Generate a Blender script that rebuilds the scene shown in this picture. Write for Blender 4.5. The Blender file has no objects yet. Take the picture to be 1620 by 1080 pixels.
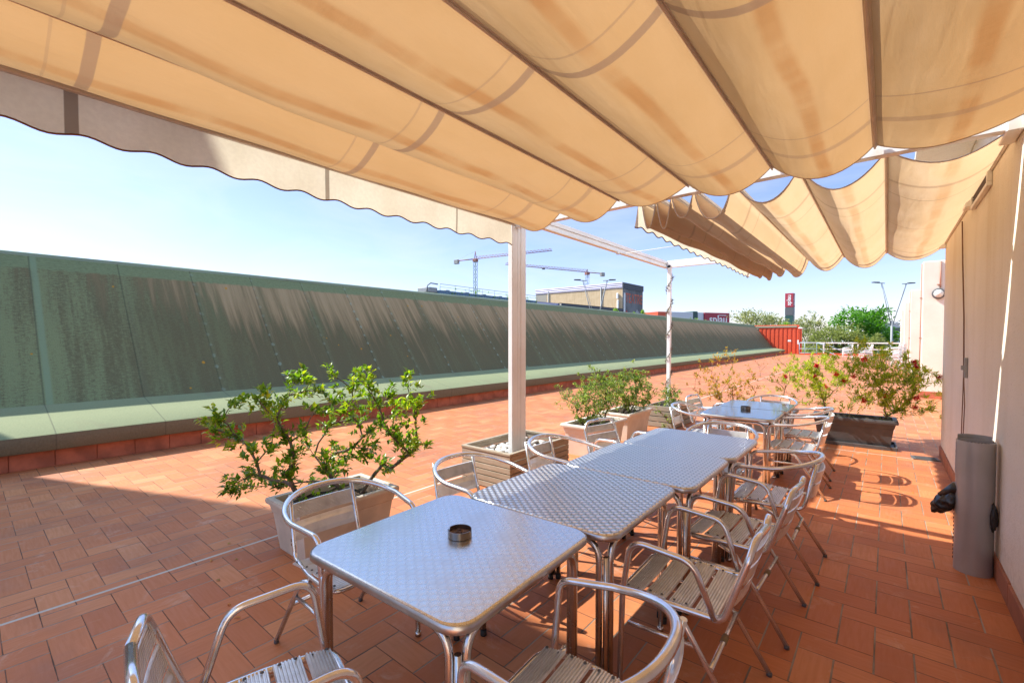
import bpy, bmesh, math, random
from mathutils import Vector, Matrix, Euler
R = math.radians
PI = math.pi
rnd = random.Random(11)
scene = bpy.context.scene
col = scene.collection

# ------------------------------------------------------------------ camera, sky, sun, exposure
CAM_H = 1.5
YAW, PITCH, F_PX = R(39.43), R(1.5), 720.0
cam_d = bpy.data.cameras.new('camera')
cam_d.sensor_width = 36.0
cam_d.lens = F_PX / 1620.0 * 36.0
cam_d.shift_y = 0.0086
cam_d.clip_start = 0.05
cam_d.clip_end = 6000
cam = bpy.data.objects.new('camera', cam_d)
col.objects.link(cam)
cam.location = (0, 0, CAM_H)
cam.rotation_euler = (R(90) - PITCH, 0, YAW)
scene.camera = cam

SUN = Vector((0.88, 0.37, -1.0)).normalized()          # the way the light travels
SUN_EL = math.asin(-SUN.z)
world = bpy.data.worlds.new('World')
scene.world = world
world.use_nodes = True
wn = world.node_tree
for n in list(wn.nodes): wn.nodes.remove(n)
w_out = wn.nodes.new('ShaderNodeOutputWorld')
w_bg = wn.nodes.new('ShaderNodeBackground')
w_sky = wn.nodes.new('ShaderNodeTexSky')
w_sky.sky_type = 'NISHITA'
w_sky.sun_disc = False
w_sky.sun_elevation = SUN_EL
w_sky.sun_rotation = math.atan2(-SUN.x, -SUN.y)
w_sky.altitude = 0
w_sky.air_density = 1.0
w_sky.dust_density = 0.35
w_sky.ozone_density = 2.5
w_bg.inputs['Strength'].default_value = 0.14
w_mul = wn.nodes.new('ShaderNodeMix'); w_mul.data_type = 'RGBA'; w_mul.blend_type = 'MULTIPLY'
w_mul.inputs[0].default_value = 1.0
w_tc = wn.nodes.new('ShaderNodeTexCoord'); w_sep = wn.nodes.new('ShaderNodeSeparateXYZ')
wn.links.new(w_tc.outputs['Generated'], w_sep.inputs[0])
w_rmp = wn.nodes.new('ShaderNodeValToRGB')                     # milky city air low down, a little less cyan above
w_rmp.color_ramp.elements[0].position = 0.0; w_rmp.color_ramp.elements[0].color = (0.60, 0.555, 0.67, 1)
w_rmp.color_ramp.elements[1].position = 0.70; w_rmp.color_ramp.elements[1].color = (1.36, 1.36, 1.18, 1)
_e = w_rmp.color_ramp.elements.new(0.38); _e.color = (0.68, 0.615, 0.73, 1)
wn.links.new(w_sep.outputs[2], w_rmp.inputs[0])
wn.links.new(w_rmp.outputs[0], w_mul.inputs[7])
wn.links.new(w_sky.outputs[0], w_mul.inputs[6])
w_map = wn.nodes.new('ShaderNodeMapping'); w_map.inputs['Scale'].default_value = (1.6, 3.2, 9.0); w_map.inputs['Rotation'].default_value = (0.1, 0.25, 0.5)
wn.links.new(w_tc.outputs['Generated'], w_map.inputs[0])
w_cl = wn.nodes.new('ShaderNodeTexNoise'); w_cl.inputs['Scale'].default_value = 1.5; w_cl.inputs['Detail'].default_value = 7; w_cl.inputs['Roughness'].default_value = 0.6; w_cl.inputs['Distortion'].default_value = 0.8
wn.links.new(w_map.outputs[0], w_cl.inputs['Vector'])
w_cr = wn.nodes.new('ShaderNodeMapRange'); w_cr.inputs[1].default_value = 0.42; w_cr.inputs[2].default_value = 0.85; w_cr.inputs[4].default_value = 0.30
wn.links.new(w_cl.outputs[0], w_cr.inputs[0])
w_ci = wn.nodes.new('ShaderNodeMix'); w_ci.data_type = 'RGBA'; w_ci.inputs[7].default_value = (3.3, 3.35, 3.75, 1)
wn.links.new(w_cr.outputs[0], w_ci.inputs[0]); wn.links.new(w_mul.outputs[2], w_ci.inputs[6])
wn.links.new(w_ci.outputs[2], w_bg.inputs[0])
wn.links.new(w_bg.outputs[0], w_out.inputs[0])
sun_d = bpy.data.lights.new('sun', 'SUN')
sun_d.energy = 3.3
sun_d.angle = R(0.55)
sun_d.color = (1.0, 0.975, 0.89)
sun = bpy.data.objects.new('sun', sun_d)
col.objects.link(sun)
sun.rotation_euler = SUN.to_track_quat('-Z', 'Y').to_euler()
sun.location = (-20, -10, 30)
scene.view_settings.view_transform = 'Standard'
scene.view_settings.look = 'None'
scene.view_settings.exposure = 1.3
scene.view_settings.gamma = 1.0
scene.cycles.max_bounces = 8
scene.cycles.diffuse_bounces = 4
scene.cycles.glossy_bounces = 4
scene.cycles.transparent_max_bounces = 6
scene.cycles.caustics_reflective = False
scene.cycles.caustics_refractive = False

# ------------------------------------------------------------------ helpers
def tag(o, label=None, cat=None, group=None, kind=None):
    if label: o['label'] = label
    if cat: o['category'] = cat
    if group: o['group'] = group
    if kind: o['kind'] = kind
    return o

def empty(name, loc=(0, 0, 0), rz=0.0):
    o = bpy.data.objects.new(name, None)
    o.empty_display_size = 0.1
    col.objects.link(o)
    o.location = loc
    o.rotation_euler = (0, 0, rz)
    return o

def thing(name, label, cat, loc=(0, 0, 0), rz=0.0, group=None):
    return tag(empty(name, loc, rz), label, cat, group)

def copy_tree(o, parent=None):
    c = o.copy(); col.objects.link(c)
    if parent: c.parent = parent
    for ch in list(o.children): copy_tree(ch, c)
    return c

def fillet(pts, r, n=6):
    pts = [Vector(p) for p in pts]
    out = [pts[0]]
    for i in range(1, len(pts) - 1):
        a, b, c = pts[i - 1], pts[i], pts[i + 1]
        rr = r[i] if isinstance(r, (list, tuple)) else r
        d1, d2 = (a - b), (c - b)
        l1, l2 = d1.length, d2.length
        d1.normalize(); d2.normalize()
        ang = d1.angle(d2)
        if rr <= 0 or ang > PI - 0.02:
            out.append(b); continue
        t = min(rr / math.tan(ang / 2), 0.49 * l1, 0.49 * l2)
        p0, p2 = b + d1 * t, b + d2 * t
        for k in range(n + 1):
            s = k / n
            out.append(p0 * (1 - s) ** 2 + b * 2 * s * (1 - s) + p2 * s * s)
    out.append(pts[-1])
    return out

class MB:
    def __init__(s): s.v = []; s.f = []; s.sm = []; s.mi = []; s.uv = {}
    def _add(s, vs, fs, smooth=False, mi=0):
        o = len(s.v); s.v += [tuple(v) for v in vs]
        for f in fs:
            s.f.append(tuple(i + o for i in f)); s.sm.append(smooth); s.mi.append(mi)
        return s
    def box(s, x0, x1, y0, y1, z0, z1, mi=0, m=None):
        vs = [(x, y, z) for z in (z0, z1) for y in (y0, y1) for x in (x0, x1)]
        if m is not None: vs = [m @ Vector(v) for v in vs]
        return s._add(vs, [(0, 2, 3, 1), (4, 5, 7, 6), (0, 1, 5, 4), (2, 6, 7, 3), (0, 4, 6, 2), (1, 3, 7, 5)], False, mi)
    def bbox(s, x0, x1, y0, y1, z0, z1, b=0.006, mi=0, m=None):
        """box with chamfered edges"""
        if min(x1 - x0, y1 - y0, z1 - z0) < 2.2 * b: return s.box(x0, x1, y0, y1, z0, z1, mi, m)
        bm = bmesh.new()
        vs = [bm.verts.new((x, y, z)) for z in (z0, z1) for y in (y0, y1) for x in (x0, x1)]
        for f in [(0, 2, 3, 1), (4, 5, 7, 6), (0, 1, 5, 4), (2, 6, 7, 3), (0, 4, 6, 2), (1, 3, 7, 5)]:
            bm.faces.new([vs[i] for i in f])
        bmesh.ops.bevel(bm, geom=list(bm.edges), offset=b, segments=1, affect='EDGES')
        bm.verts.index_update()
        V = [(m @ v.co) if m is not None else v.co.copy() for v in bm.verts]
        Fs = [[v.index for v in f.verts] for f in bm.faces]
        bm.free()
        return s._add(V, Fs, False, mi)
    def tube(s, pts, r, n=10, caps=True, mi=0, squash=None):
        pts = [Vector(p) for p in pts]
        cl = [pts[0]]
        for p in pts[1:]:
            if (p - cl[-1]).length > 1e-5: cl.append(p)
        pts = cl
        if len(pts) < 2: return s
        rr = r if isinstance(r, (list, tuple)) else [r] * len(pts)
        if len(rr) != len(pts): rr = [rr[min(len(rr) - 1, int(i * len(rr) / len(pts)))] for i in range(len(pts))]
        t0 = (pts[1] - pts[0]).normalized()
        a = Vector((0, 0, 1)) if abs(t0.z) < 0.9 else Vector((1, 0, 0))
        nrm = t0.cross(a).normalized()
        vs = []; prev = t0
        for i, p in enumerate(pts):
            if i == 0: t = t0
            elif i == len(pts) - 1: t = (pts[-1] - pts[-2]).normalized()
            else: t = ((pts[i + 1] - p).normalized() + (p - pts[i - 1]).normalized()).normalized()
            q = prev.rotation_difference(t); nrm = (q @ nrm).normalized(); prev = t
            b = t.cross(nrm).normalized()
            for k in range(n):
                an = 2 * PI * k / n
                vs.append(p + (nrm * math.cos(an) + b * math.sin(an)) * rr[i])
        fs = []
        for i in range(len(pts) - 1):
            for k in range(n):
                k2 = (k + 1) % n
                fs.append((i * n + k, i * n + k2, (i + 1) * n + k2, (i + 1) * n + k))
        s._add(vs, fs, True, mi)
        if caps:
            o = len(s.v) - len(vs)
            s.f.append(tuple(o + k for k in reversed(range(n)))); s.sm.append(False); s.mi.append(mi)
            e = o + (len(pts) - 1) * n
            s.f.append(tuple(e + k for k in range(n))); s.sm.append(False); s.mi.append(mi)
        return s
    def lathe(s, prof, n=24, c=(0, 0, 0), mi=0, a0=0.0, a1=2 * PI, smooth=True):
        full = abs(a1 - a0 - 2 * PI) < 1e-4
        m = n if full else n + 1
        vs = []
        for (r, z) in prof:
            for k in range(m):
                a = a0 + (a1 - a0) * k / n
                vs.append((c[0] + r * math.cos(a), c[1] + r * math.sin(a), c[2] + z))
        fs = []
        for i in range(len(prof) - 1):
            for k in range(n):
                k2 = (k + 1) % m
                fs.append((i * m + k, i * m + k2, (i + 1) * m + k2, (i + 1) * m + k))
        return s._add(vs, fs, smooth, mi)
    def prism(s, poly, z0, z1, mi=0, m=None):
        n = len(poly)
        vs = [(x, y, z0) for x, y in poly] + [(x, y, z1) for x, y in poly]
        if m is not None: vs = [m @ Vector(v) for v in vs]
        fs = [tuple(reversed(range(n))), tuple(range(n, 2 * n))] + [(i, (i + 1) % n, (i + 1) % n + n, i + n) for i in range(n)]
        return s._add(vs, fs, False, mi)
    def build(s, name, mats, parent=None, loc=None):
        me = bpy.data.meshes.new(name)
        me.from_pydata(s.v, [], s.f)
        me.polygons.foreach_set('use_smooth', s.sm)
        if not isinstance(mats, (list, tuple)): mats = [mats]
        for m in mats: me.materials.append(m)
        if len(mats) > 1: me.polygons.foreach_set('material_index', s.mi)
        if s.uv:
            ul = me.uv_layers.new(name='UVMap')
            for l in me.loops: ul.data[l.index].uv = s.uv.get(l.vertex_index, (0, 0))
        me.update()
        o = bpy.data.objects.new(name, me)
        col.objects.link(o)
        if parent: o.parent = parent
        if loc: o.location = loc
        return o

def structure(o): o['kind'] = 'structure'; return o

CY_ = 535 + F_PX * math.tan(PITCH)
_rt = Vector((math.cos(YAW), math.sin(YAW), 0))
_fw = Vector((-math.sin(YAW) * math.cos(PITCH), math.cos(YAW) * math.cos(PITCH), -math.sin(PITCH)))
_up = _rt.cross(_fw)
def at(u, v, Z):
    """survey helper: a far point from its bearing and its distance"""
    return Vector((0, 0, CAM_H)) + (_fw + _rt * ((u - 810) / F_PX) - _up * ((v - CY_) / F_PX)) * Z

def text_mesh(name, body, mat, parent, size, mw, depth=0.02, sx=1.0):
    cu = bpy.data.curves.new(name, 'FONT'); cu.body = body; cu.size = size
    cu.extrude = depth; cu.align_x = 'CENTER'; cu.align_y = 'CENTER'; cu.offset = size * 0.012
    t = bpy.data.objects.new(name + '_curve', cu); col.objects.link(t)
    dg = bpy.context.evaluated_depsgraph_get()
    me = bpy.data.meshes.new_from_object(t.evaluated_get(dg))
    bpy.data.objects.remove(t); bpy.data.curves.remove(cu)
    me.transform(mw @ Matrix.Diagonal((sx, 1, 1, 1)))
    me.materials.clear(); me.materials.append(mat)
    o = bpy.data.objects.new(name, me); col.objects.link(o)
    if parent: o.parent = parent
    return o

# ------------------------------------------------------------------ node helpers
class S:
    def __init__(s, t, k): s.t = t; s.k = k
    def _m(s, op, *a):
        n = s.t.nodes.new('ShaderNodeMath'); n.operation = op
        for i, x in enumerate((s,) + a):
            if isinstance(x, S): s.t.links.new(x.k, n.inputs[i])
            else: n.inputs[i].default_value = x
        return S(s.t, n.outputs[0])
    def __add__(s, o): return s._m('ADD', o)
    def __sub__(s, o): return s._m('SUBTRACT', o)
    def __mul__(s, o): return s._m('MULTIPLY', o)
    def __truediv__(s, o): return s._m('DIVIDE', o)
    def __rsub__(s, o): return (s * -1.0) + o
    __radd__ = __add__; __rmul__ = __mul__
    def floor(s): return s._m('FLOOR')
    def fract(s): return s._m('FRACT')
    def abs(s): return s._m('ABSOLUTE')
    def mod(s, o): return s._m('FLOORED_MODULO', o)
    def min(s, o): return s._m('MINIMUM', o)
    def max(s, o): return s._m('MAXIMUM', o)
    def lt(s, o): return s._m('LESS_THAN', o)
    def gt(s, o): return s._m('GREATER_THAN', o)
    def pow(s, o): return s._m('POWER', o)
    def sqrt(s): return s._m('SQRT')
    def sin(s): return s._m('SINE')
    def sel(s, a, b):                    # s ? a : b
        return b + s * (a - b) if isinstance(b, S) else (s * (a - b) + b)
    def ramp(s, a, b, lo=0.0, hi=1.0, smooth=True):
        n = s.t.nodes.new('ShaderNodeMapRange'); n.clamp = True
        if smooth: n.interpolation_type = 'SMOOTHSTEP'
        s.t.links.new(s.k, n.inputs[0])
        for i, x in enumerate((a, b, lo, hi)): n.inputs[i + 1].default_value = x
        return S(s.t, n.outputs[0])

class Mat:
    def __init__(s, name):
        s.m = bpy.data.materials.new(name); s.m.use_nodes = True
        s.t = s.m.node_tree
        s.p = s.t.nodes['Principled BSDF']; s.out = s.t.nodes['Material Output']
        s._c = None
    def n(s, ty): return s.t.nodes.new(ty)
    def link(s, a, b): s.t.links.new(a.k if isinstance(a, S) else a, b)
    def set(s, **k):
        for a, v in k.items():
            i = s.p.inputs[a.replace('_', ' ')]
            if isinstance(v, S): s.link(v, i)
            elif hasattr(v, 'links'): s.link(v, i)
            else: i.default_value = v
        return s
    def coords(s, which='Object'):
        c = s.n('ShaderNodeTexCoord'); return c.outputs[which]
    def xyz(s, which='Object'):
        if which == 'World':
            g = s.n('ShaderNodeNewGeometry'); v = g.outputs['Position']
        else: v = s.coords(which)
        x = s.n('ShaderNodeSeparateXYZ'); s.link(v, x.inputs[0])
        return [S(s.t, o) for o in x.outputs]
    def vec(s, x, y, z=0.0):
        c = s.n('ShaderNodeCombineXYZ')
        for i, q in enumerate((x, y, z)):
            if isinstance(q, S): s.link(q, c.inputs[i])
            else: c.inputs[i].default_value = q
        return c.outputs[0]
    def noise(s, vec=None, scale=5.0, detail=4.0, rough=0.55, out=0, dist=0.0):
        n = s.n('ShaderNodeTexNoise'); n.inputs['Scale'].default_value = scale
        n.inputs['Detail'].default_value = detail; n.inputs['Roughness'].default_value = rough
        n.inputs['Distortion'].default_value = dist
        if vec is not None: s.link(vec, n.inputs['Vector'])
        return S(s.t, n.outputs[0]) if out == 0 else n.outputs[1]
    def white(s, vec):
        n = s.n('ShaderNodeTexWhiteNoise'); n.noise_dimensions = '3D'; s.link(vec, n.inputs['Vector'])
        return S(s.t, n.outputs['Value'])
    def voro(s, vec, scale, rand=1.0, out='Distance', feat='F1'):
        n = s.n('ShaderNodeTexVoronoi'); n.feature = feat; n.inputs['Scale'].default_value = scale
        n.inputs['Randomness'].default_value = rand; s.link(vec, n.inputs['Vector'])
        return S(s.t, n.outputs[out])
    def ramp(s, fac, stops):
        n = s.n('ShaderNodeValToRGB'); cr = n.color_ramp
        cr.elements[0].position, cr.elements[0].color = stops[0][0], tuple(stops[0][1]) + (1,)
        cr.elements[1].position, cr.elements[1].color = stops[-1][0], tuple(stops[-1][1]) + (1,)
        for p, c in stops[1:-1]:
            e = cr.elements.new(p); e.color = tuple(c) + (1,)
        s.link(fac, n.inputs[0]); return n.outputs[0]
    def mix(s, fac, a, b, mode='MIX'):
        n = s.n('ShaderNodeMix'); n.data_type = 'RGBA'; n.blend_type = mode
        if isinstance(fac, S): s.link(fac, n.inputs[0])
        else: n.inputs[0].default_value = fac
        for q, i in ((a, 6), (b, 7)):
            if isinstance(q, (tuple, list)): n.inputs[i].default_value = tuple(q) + ((1,) if len(q) == 3 else ())
            else: s.link(q, n.inputs[i])
        return n.outputs[2]
    def bump(s, h, strength=0.3, dist=0.01):
        n = s.n('ShaderNodeBump'); n.inputs['Strength'].default_value = strength
        n.inputs['Distance'].default_value = dist; s.link(h, n.inputs['Height'])
        s.link(n.outputs[0], s.p.inputs['Normal']); return n.outputs[0]

def simple(name, c, rough=0.6, metal=0.0, var=0.12, scale=8.0, bump=0.0, spec=0.5):
    M = Mat(name)
    f = M.noise(M.coords('Object'), scale, 5)
    col_ = M.mix(f.ramp(0.3, 0.7), [x * (1 - var) for x in c], [min(1, x * (1 + var)) for x in c])
    M.set(Base_Color=col_, Roughness=rough, Metallic=metal)
    M.p.inputs['Specular IOR Level'].default_value = spec
    if bump: M.bump(M.noise(M.coords('Object'), scale * 8, 4), bump, 0.005)
    return M.m

# ------------------------------------------------------------------ materials
def mat_floor():
    M = Mat('terracotta_tiles'); W = 0.145
    x, y, z = M.xyz('World')
    px = (x - 0.125) / W; py = (y - 3.004) / W + 2.0
    i, j = px.floor(), py.floor(); fx, fy = px - i, py - j
    m = (i + j).mod(4.0)
    h = m.lt(1.5)
    m1 = m.gt(0.5) * m.lt(1.5); m3 = m.gt(2.5)
    lh = fx + m1; lv = fy + m3
    dx = h.sel(lh.min(2.0 - lh), fx.min(1.0 - fx)) * W
    dy = h.sel(fy.min(1.0 - fy), lv.min(2.0 - lv)) * W
    wob = (M.noise(M.vec(x, y, 0.0), 9, 3) - 0.5) * 0.0035
    idv = M.vec(i - m1, j - (1.0 - h) * m3, h)
    r1 = M.white(idv)
    r2 = M.white(M.vec(i - m1 + 37.0, j - (1.0 - h) * m3, h))
    jx = (dx + wob).ramp(0.0026, 0.0046, 1, 0)
    jy = (dy + wob).ramp(0.0012, 0.0026, 1, 0)
    joint = jx.max(jy)
    # cast joints of grey mortar
    e1 = ((x + 3.56).abs()).ramp(0.010, 0.013, 1, 0)
    e2 = ((y - 7.53).abs()).ramp(0.008, 0.011, 1, 0) * x.gt(-0.9)
    ej = e1.max(e2)
    base = M.ramp(r1, [(0, (0.49, 0.150, 0.052)), (0.45, (0.55, 0.178, 0.062)), (0.8, (0.59, 0.20, 0.072)), (1, (0.64, 0.25, 0.10))])
    drag = M.noise(M.vec(h.sel(x * 6.0, x * 60.0) + r2 * 20.0, h.sel(y * 60.0, y * 6.0), 0.0), 1.0, 4)
    base = M.mix(drag.ramp(0.35, 0.7) * 0.22, base, (0.42, 0.145, 0.055))
    stain = M.noise(M.vec(x, y, 0.0), 0.9, 6, 0.6)
    base = M.mix(stain.ramp(0.46, 0.72) * 0.75, base, (0.33, 0.125, 0.065))
    near = ((x * 0.9 + y) * -1.0 + 2.2).ramp(-0.6, 1.2)
    bloom = M.noise(M.vec(x, y, 3.0), 5.0, 8, 0.72, dist=0.8)
    base = M.mix(bloom.ramp(0.54, 0.8) * (r2 * 0.6 + 0.10), base, (0.66, 0.48, 0.37))
    dots = M.noise(M.vec(x, y, 9.0), 26.0, 3)
    base = M.mix(dots.ramp(0.72, 0.8) * 0.5, base, (0.22, 0.09, 0.05))
    gn = M.noise(M.vec(x, y, 1.0), 3.0, 4)
    grout = M.mix(gn.ramp(0.3, 0.7), (0.17, 0.12, 0.085), (0.42, 0.34, 0.27))
    dark = M.mix(gn.ramp(0.4, 0.7), (0.10, 0.055, 0.035), (0.26, 0.15, 0.10))
    c = M.mix(jy, base, dark)
    c = M.mix(jx, c, grout)
    c = M.mix(ej, c, (0.55, 0.50, 0.43))
    M.set(Base_Color=c)
    M.set(Roughness=(drag.ramp(0.2, 0.8, 0.48, 0.68) + joint * 0.25))
    M.p.inputs['Specular IOR Level'].default_value = 0.4
    hgt = (1.0 - joint.max(ej * 0.5)) + drag * 0.05 + r1 * 0.25 + dots * 0.06
    M.bump(hgt, 0.65, 0.004)
    return M.m

def mat_fabric(seams, stain=1.0, tint=(0.445, 0.275, 0.130), tmix=0.52):
    """woven awning cloth lit through from above; uv = metres along the rod, panel position"""
    M = Mat('awning_canvas')
    u = M.n('ShaderNodeSeparateXYZ'); M.link(M.coords('UV'), u.inputs[0])
    U, V = S(M.t, u.outputs[0]), S(M.t, u.outputs[1])
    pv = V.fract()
    big = M.noise(M.vec(U * 1.3, V * 2.0, 0.0), 1.6, 5, 0.6)
    fine = M.noise(M.vec(U * 30.0, V * 220.0, 0.0), 1.0, 3, 0.6)
    c = M.mix(big.ramp(0.3, 0.72), (tint[0] * 0.93, tint[1] * 0.90, tint[2] * 0.84), (min(1, tint[0] * 1.05), tint[1] * 1.07, tint[2] * 1.12))
    c = M.mix(pv.ramp(0.15, 0.75) * (0.35 + 0.3 * big), c, (tint[0] * 0.90, tint[1] * 0.74, tint[2] * 0.58))  # light angle painted into the colour: each panel deepens to orange away from its rod
    c = M.mix(fine.ramp(0.3, 0.75) * 0.30, c, (tint[0] * 0.8, tint[1] * 0.75, tint[2] * 0.65))
    # dirt line along the belly of each bay of cloth
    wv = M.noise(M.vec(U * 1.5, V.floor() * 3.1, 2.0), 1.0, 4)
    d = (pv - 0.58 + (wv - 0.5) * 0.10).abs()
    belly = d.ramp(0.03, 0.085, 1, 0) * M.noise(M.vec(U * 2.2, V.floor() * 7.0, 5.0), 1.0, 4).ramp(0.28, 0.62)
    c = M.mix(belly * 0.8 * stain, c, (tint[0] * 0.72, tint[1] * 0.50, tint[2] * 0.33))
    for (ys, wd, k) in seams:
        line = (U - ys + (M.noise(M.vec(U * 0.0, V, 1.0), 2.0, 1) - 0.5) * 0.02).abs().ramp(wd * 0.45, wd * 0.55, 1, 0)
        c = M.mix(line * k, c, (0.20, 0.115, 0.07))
    hem = pv.ramp(0.965, 0.985).max(pv.ramp(0.015, 0.035, 1, 0))
    c = M.mix(hem * 0.35, c, (0.40, 0.28, 0.18))
    wr = M.noise(M.vec(U * 2.2 + V * 3.0, V * 7.0, 0.0), 1.0, 2, 0.45, dist=0.6)
    pk = M.noise(M.vec(U * 16.0, V * 4.0, 8.0), 1.0, 3, 0.6) * d.ramp(0.02, 0.16, 1, 0) * M.noise(M.vec(U * 1.7, V.floor() * 5.0, 3.0), 1.0, 3).ramp(0.42, 0.6)
    wr2 = M.noise(M.vec(U * 9.0, V * 3.0, 4.0), 0.8, 2, 0.5)
    b = M.n('ShaderNodeBump'); b.inputs['Strength'].default_value = 0.6; b.inputs['Distance'].default_value = 0.014
    M.link(fine * 0.10 + wr * 0.8 + wr2 * 0.35 + pk * 0.9, b.inputs['Height'])
    df = M.n('ShaderNodeBsdfDiffuse'); tr = M.n('ShaderNodeBsdfTranslucent')
    dc = M.mix(0.55, c, (0.74, 0.66, 0.52))
    M.link(dc, df.inputs[0]); M.link(c, tr.inputs[0])
    M.link(b.outputs[0], df.inputs[1]); M.link(b.outputs[0], tr.inputs[1])
    mx = M.n('ShaderNodeMixShader'); mx.inputs[0].default_value = tmix
    M.link(df.outputs[0], mx.inputs[1]); M.link(tr.outputs[0], mx.inputs[2])
    M.t.nodes.remove(M.p); M.link(mx.outputs[0], M.out.inputs[0])
    return M.m

def mat_valance(seams):
    M = Mat('valance_canvas')
    u = M.n('ShaderNodeSeparateXYZ'); M.link(M.coords('UV'), u.inputs[0])
    U, V = S(M.t, u.outputs[0]), S(M.t, u.outputs[1])
    f = M.noise(M.vec(U * 40.0, V * 40.0), 1.0, 3)
    g = M.noise(M.vec(U * 2.0, V * 1.0), 1.5, 4)
    c = M.mix(g.ramp(0.3, 0.7), (0.74, 0.68, 0.52), (0.84, 0.78, 0.62))
    c = M.mix(f.ramp(0.3, 0.7) * 0.15, c, (0.45, 0.38, 0.29))
    for (ys, wd, k) in seams:
        line = (U - ys).abs().ramp(wd * 0.45, wd * 0.55, 1, 0)
        c = M.mix(line * k, c, (0.22, 0.16, 0.11))
    df = M.n('ShaderNodeBsdfDiffuse'); tr = M.n('ShaderNodeBsdfTranslucent')
    b = M.n('ShaderNodeBump'); b.inputs['Strength'].default_value = 0.35; b.inputs['Distance'].default_value = 0.012
    M.link(M.noise(M.vec(U * 3.5, V * 5.0, 2.0), 1.0, 3), b.inputs['Height'])
    M.link(c, df.inputs[0]); M.link(c, tr.inputs[0])
    M.link(b.outputs[0], df.inputs[1]); M.link(b.outputs[0], tr.inputs[1])
    mx = M.n('ShaderNodeMixShader'); mx.inputs[0].default_value = 0.48
    M.link(df.outputs[0], mx.inputs[1]); M.link(tr.outputs[0], mx.inputs[2])
    M.t.nodes.remove(M.p); M.link(mx.outputs[0], M.out.inputs[0])
    return M.m

def mat_felt_face():
    """bitumen felt of the sloping upstand: green mineral, brown runs from the top, lichen"""
    M = Mat('mossy_roof_felt')
    x, y, z = M.xyz('World')
    grain = M.noise(M.vec(y * 17.0, z * 52.0, 0.0), 1.0, 8, 0.8)
    grit = M.noise(M.vec(y * 90.0, z * 140.0, 3.0), 1.0, 4, 0.7)
    big = M.noise(M.vec(y * 0.45, z * 0.5, 1.0), 1.0, 4)
    stk = M.noise(M.vec(y * 3.2, z * 0.30, 2.0), 1.0, 6, 0.68)
    stk2 = M.noise(M.vec(y * 11.0, z * 0.55, 7.0), 1.0, 5, 0.65)
    left = y.ramp(0.4, 3.6, 1, 0)
    low = z.ramp(0.6, 2.2, 1, 0)
    green = M.mix(grit.ramp(0.3, 0.7), (0.165, 0.205, 0.10), (0.255, 0.295, 0.15))
    moss = M.mix(grit.ramp(0.3, 0.7), (0.12, 0.135, 0.068), (0.185, 0.20, 0.105))
    soot = M.mix(grit.ramp(0.3, 0.7), (0.10, 0.09, 0.05), (0.155, 0.138, 0.078))
    # bare mineral green at the near end, dark speckle gathering into runs
    speck = (grain * 1.1 + stk * 0.9 + stk2 * 0.35 - left * 0.16 + big * 0.3 - 1.18).ramp(-0.10, 0.16)
    c = M.mix(speck * 0.85, M.mix((left * 0.9 + (big - 0.5) * 0.8).ramp(0.2, 0.75), moss, green), soot)
    brown = M.mix(grit.ramp(0.3, 0.7), (0.18, 0.14, 0.075), (0.29, 0.225, 0.12))
    top = z.ramp(0.9, 2.6)
    bm = (stk * 1.5 + stk2 * 0.5 + top * 0.62 - left * 0.55 - low * 0.1 - 1.12).ramp(0.0, 0.45)
    c = M.mix(bm * 0.9, c, brown)
    pale = (stk2 * 1.1 + stk * 0.8 + top * 0.5 - left * 0.7).ramp(1.10, 1.62)
    c = M.mix(pale * 0.7, c, (0.44, 0.345, 0.195))
    # clean band under the crest, a lap joint every roll
    cap = (z + (M.noise(M.vec(y * 5.0, z * 0.0, 3.0), 1.0, 4) - 0.5) * 0.12).ramp(2.535, 2.575)
    c = M.mix(cap, c, M.mix(grain.ramp(0.4, 0.65), (0.21, 0.27, 0.14), (0.15, 0.19, 0.10)))
    fy = ((y - 0.706 + 0.525) / 1.04).fract() - 0.5
    lap = fy.abs().ramp(0.004, 0.014, 1, 0)
    c = M.mix(lap * (0.25 + 0.4 * stk), c, (0.06, 0.062, 0.045))
    clean = (fy - 0.045 + (stk2 - 0.5) * 0.04).abs().ramp(0.015, 0.05, 1, 0) * (y.lt(1.2) * y.gt(0.2) * 0.6 + 0.08)
    c = M.mix(clean, c, (0.22, 0.31, 0.19))
    # nail heads: pale spots beside the lap
    zz = (z * 5.4).fract() - 0.5
    sp = ((fy * 1.04 * 5.4 - 0.10) * (fy * 1.04 * 5.4 - 0.10) + zz * zz).sqrt()
    wob = M.noise(M.vec(y * 9.0, z * 9.0, 6.0), 1.0, 2)
    spots = (sp + (wob - 0.5) * 0.35).ramp(0.10, 0.2, 1, 0) * y.gt(2.2)
    c = M.mix(spots * 0.5 * stk.ramp(0.35, 0.6, 0.2, 1), c, (0.30, 0.42, 0.33))
    # orange lichen
    v = M.n('ShaderNodeTexVoronoi'); v.inputs['Scale'].default_value = 4.2
    M.link(M.vec(y, z * 1.15, 0.0), v.inputs['Vector'])
    vd = S(M.t, v.outputs['Distance']); vc = M.n('ShaderNodeSeparateColor'); M.link(v.outputs['Color'], vc.inputs[0])
    rr = S(M.t, vc.outputs[0])
    lich = (vd - (rr - 0.5) * 0.14 + (wob - 0.5) * 0.16).ramp(0.012, 0.05, 1, 0) * (rr + left * 0.25 + (big - 0.5) * 0.5).gt(0.66)
    c = M.mix(lich * y.ramp(2, 16, 0.95, 0.4), c, (0.48, 0.25, 0.03))
    M.set(Base_Color=c, Roughness=0.92)
    M.p.inputs['Specular IOR Level'].default_value = 0.2
    M.bump(grit * 0.5 + lap * -0.8 + stk2 * 0.2 + speck * 0.2, 0.45, 0.006)
    return M.m

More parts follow.
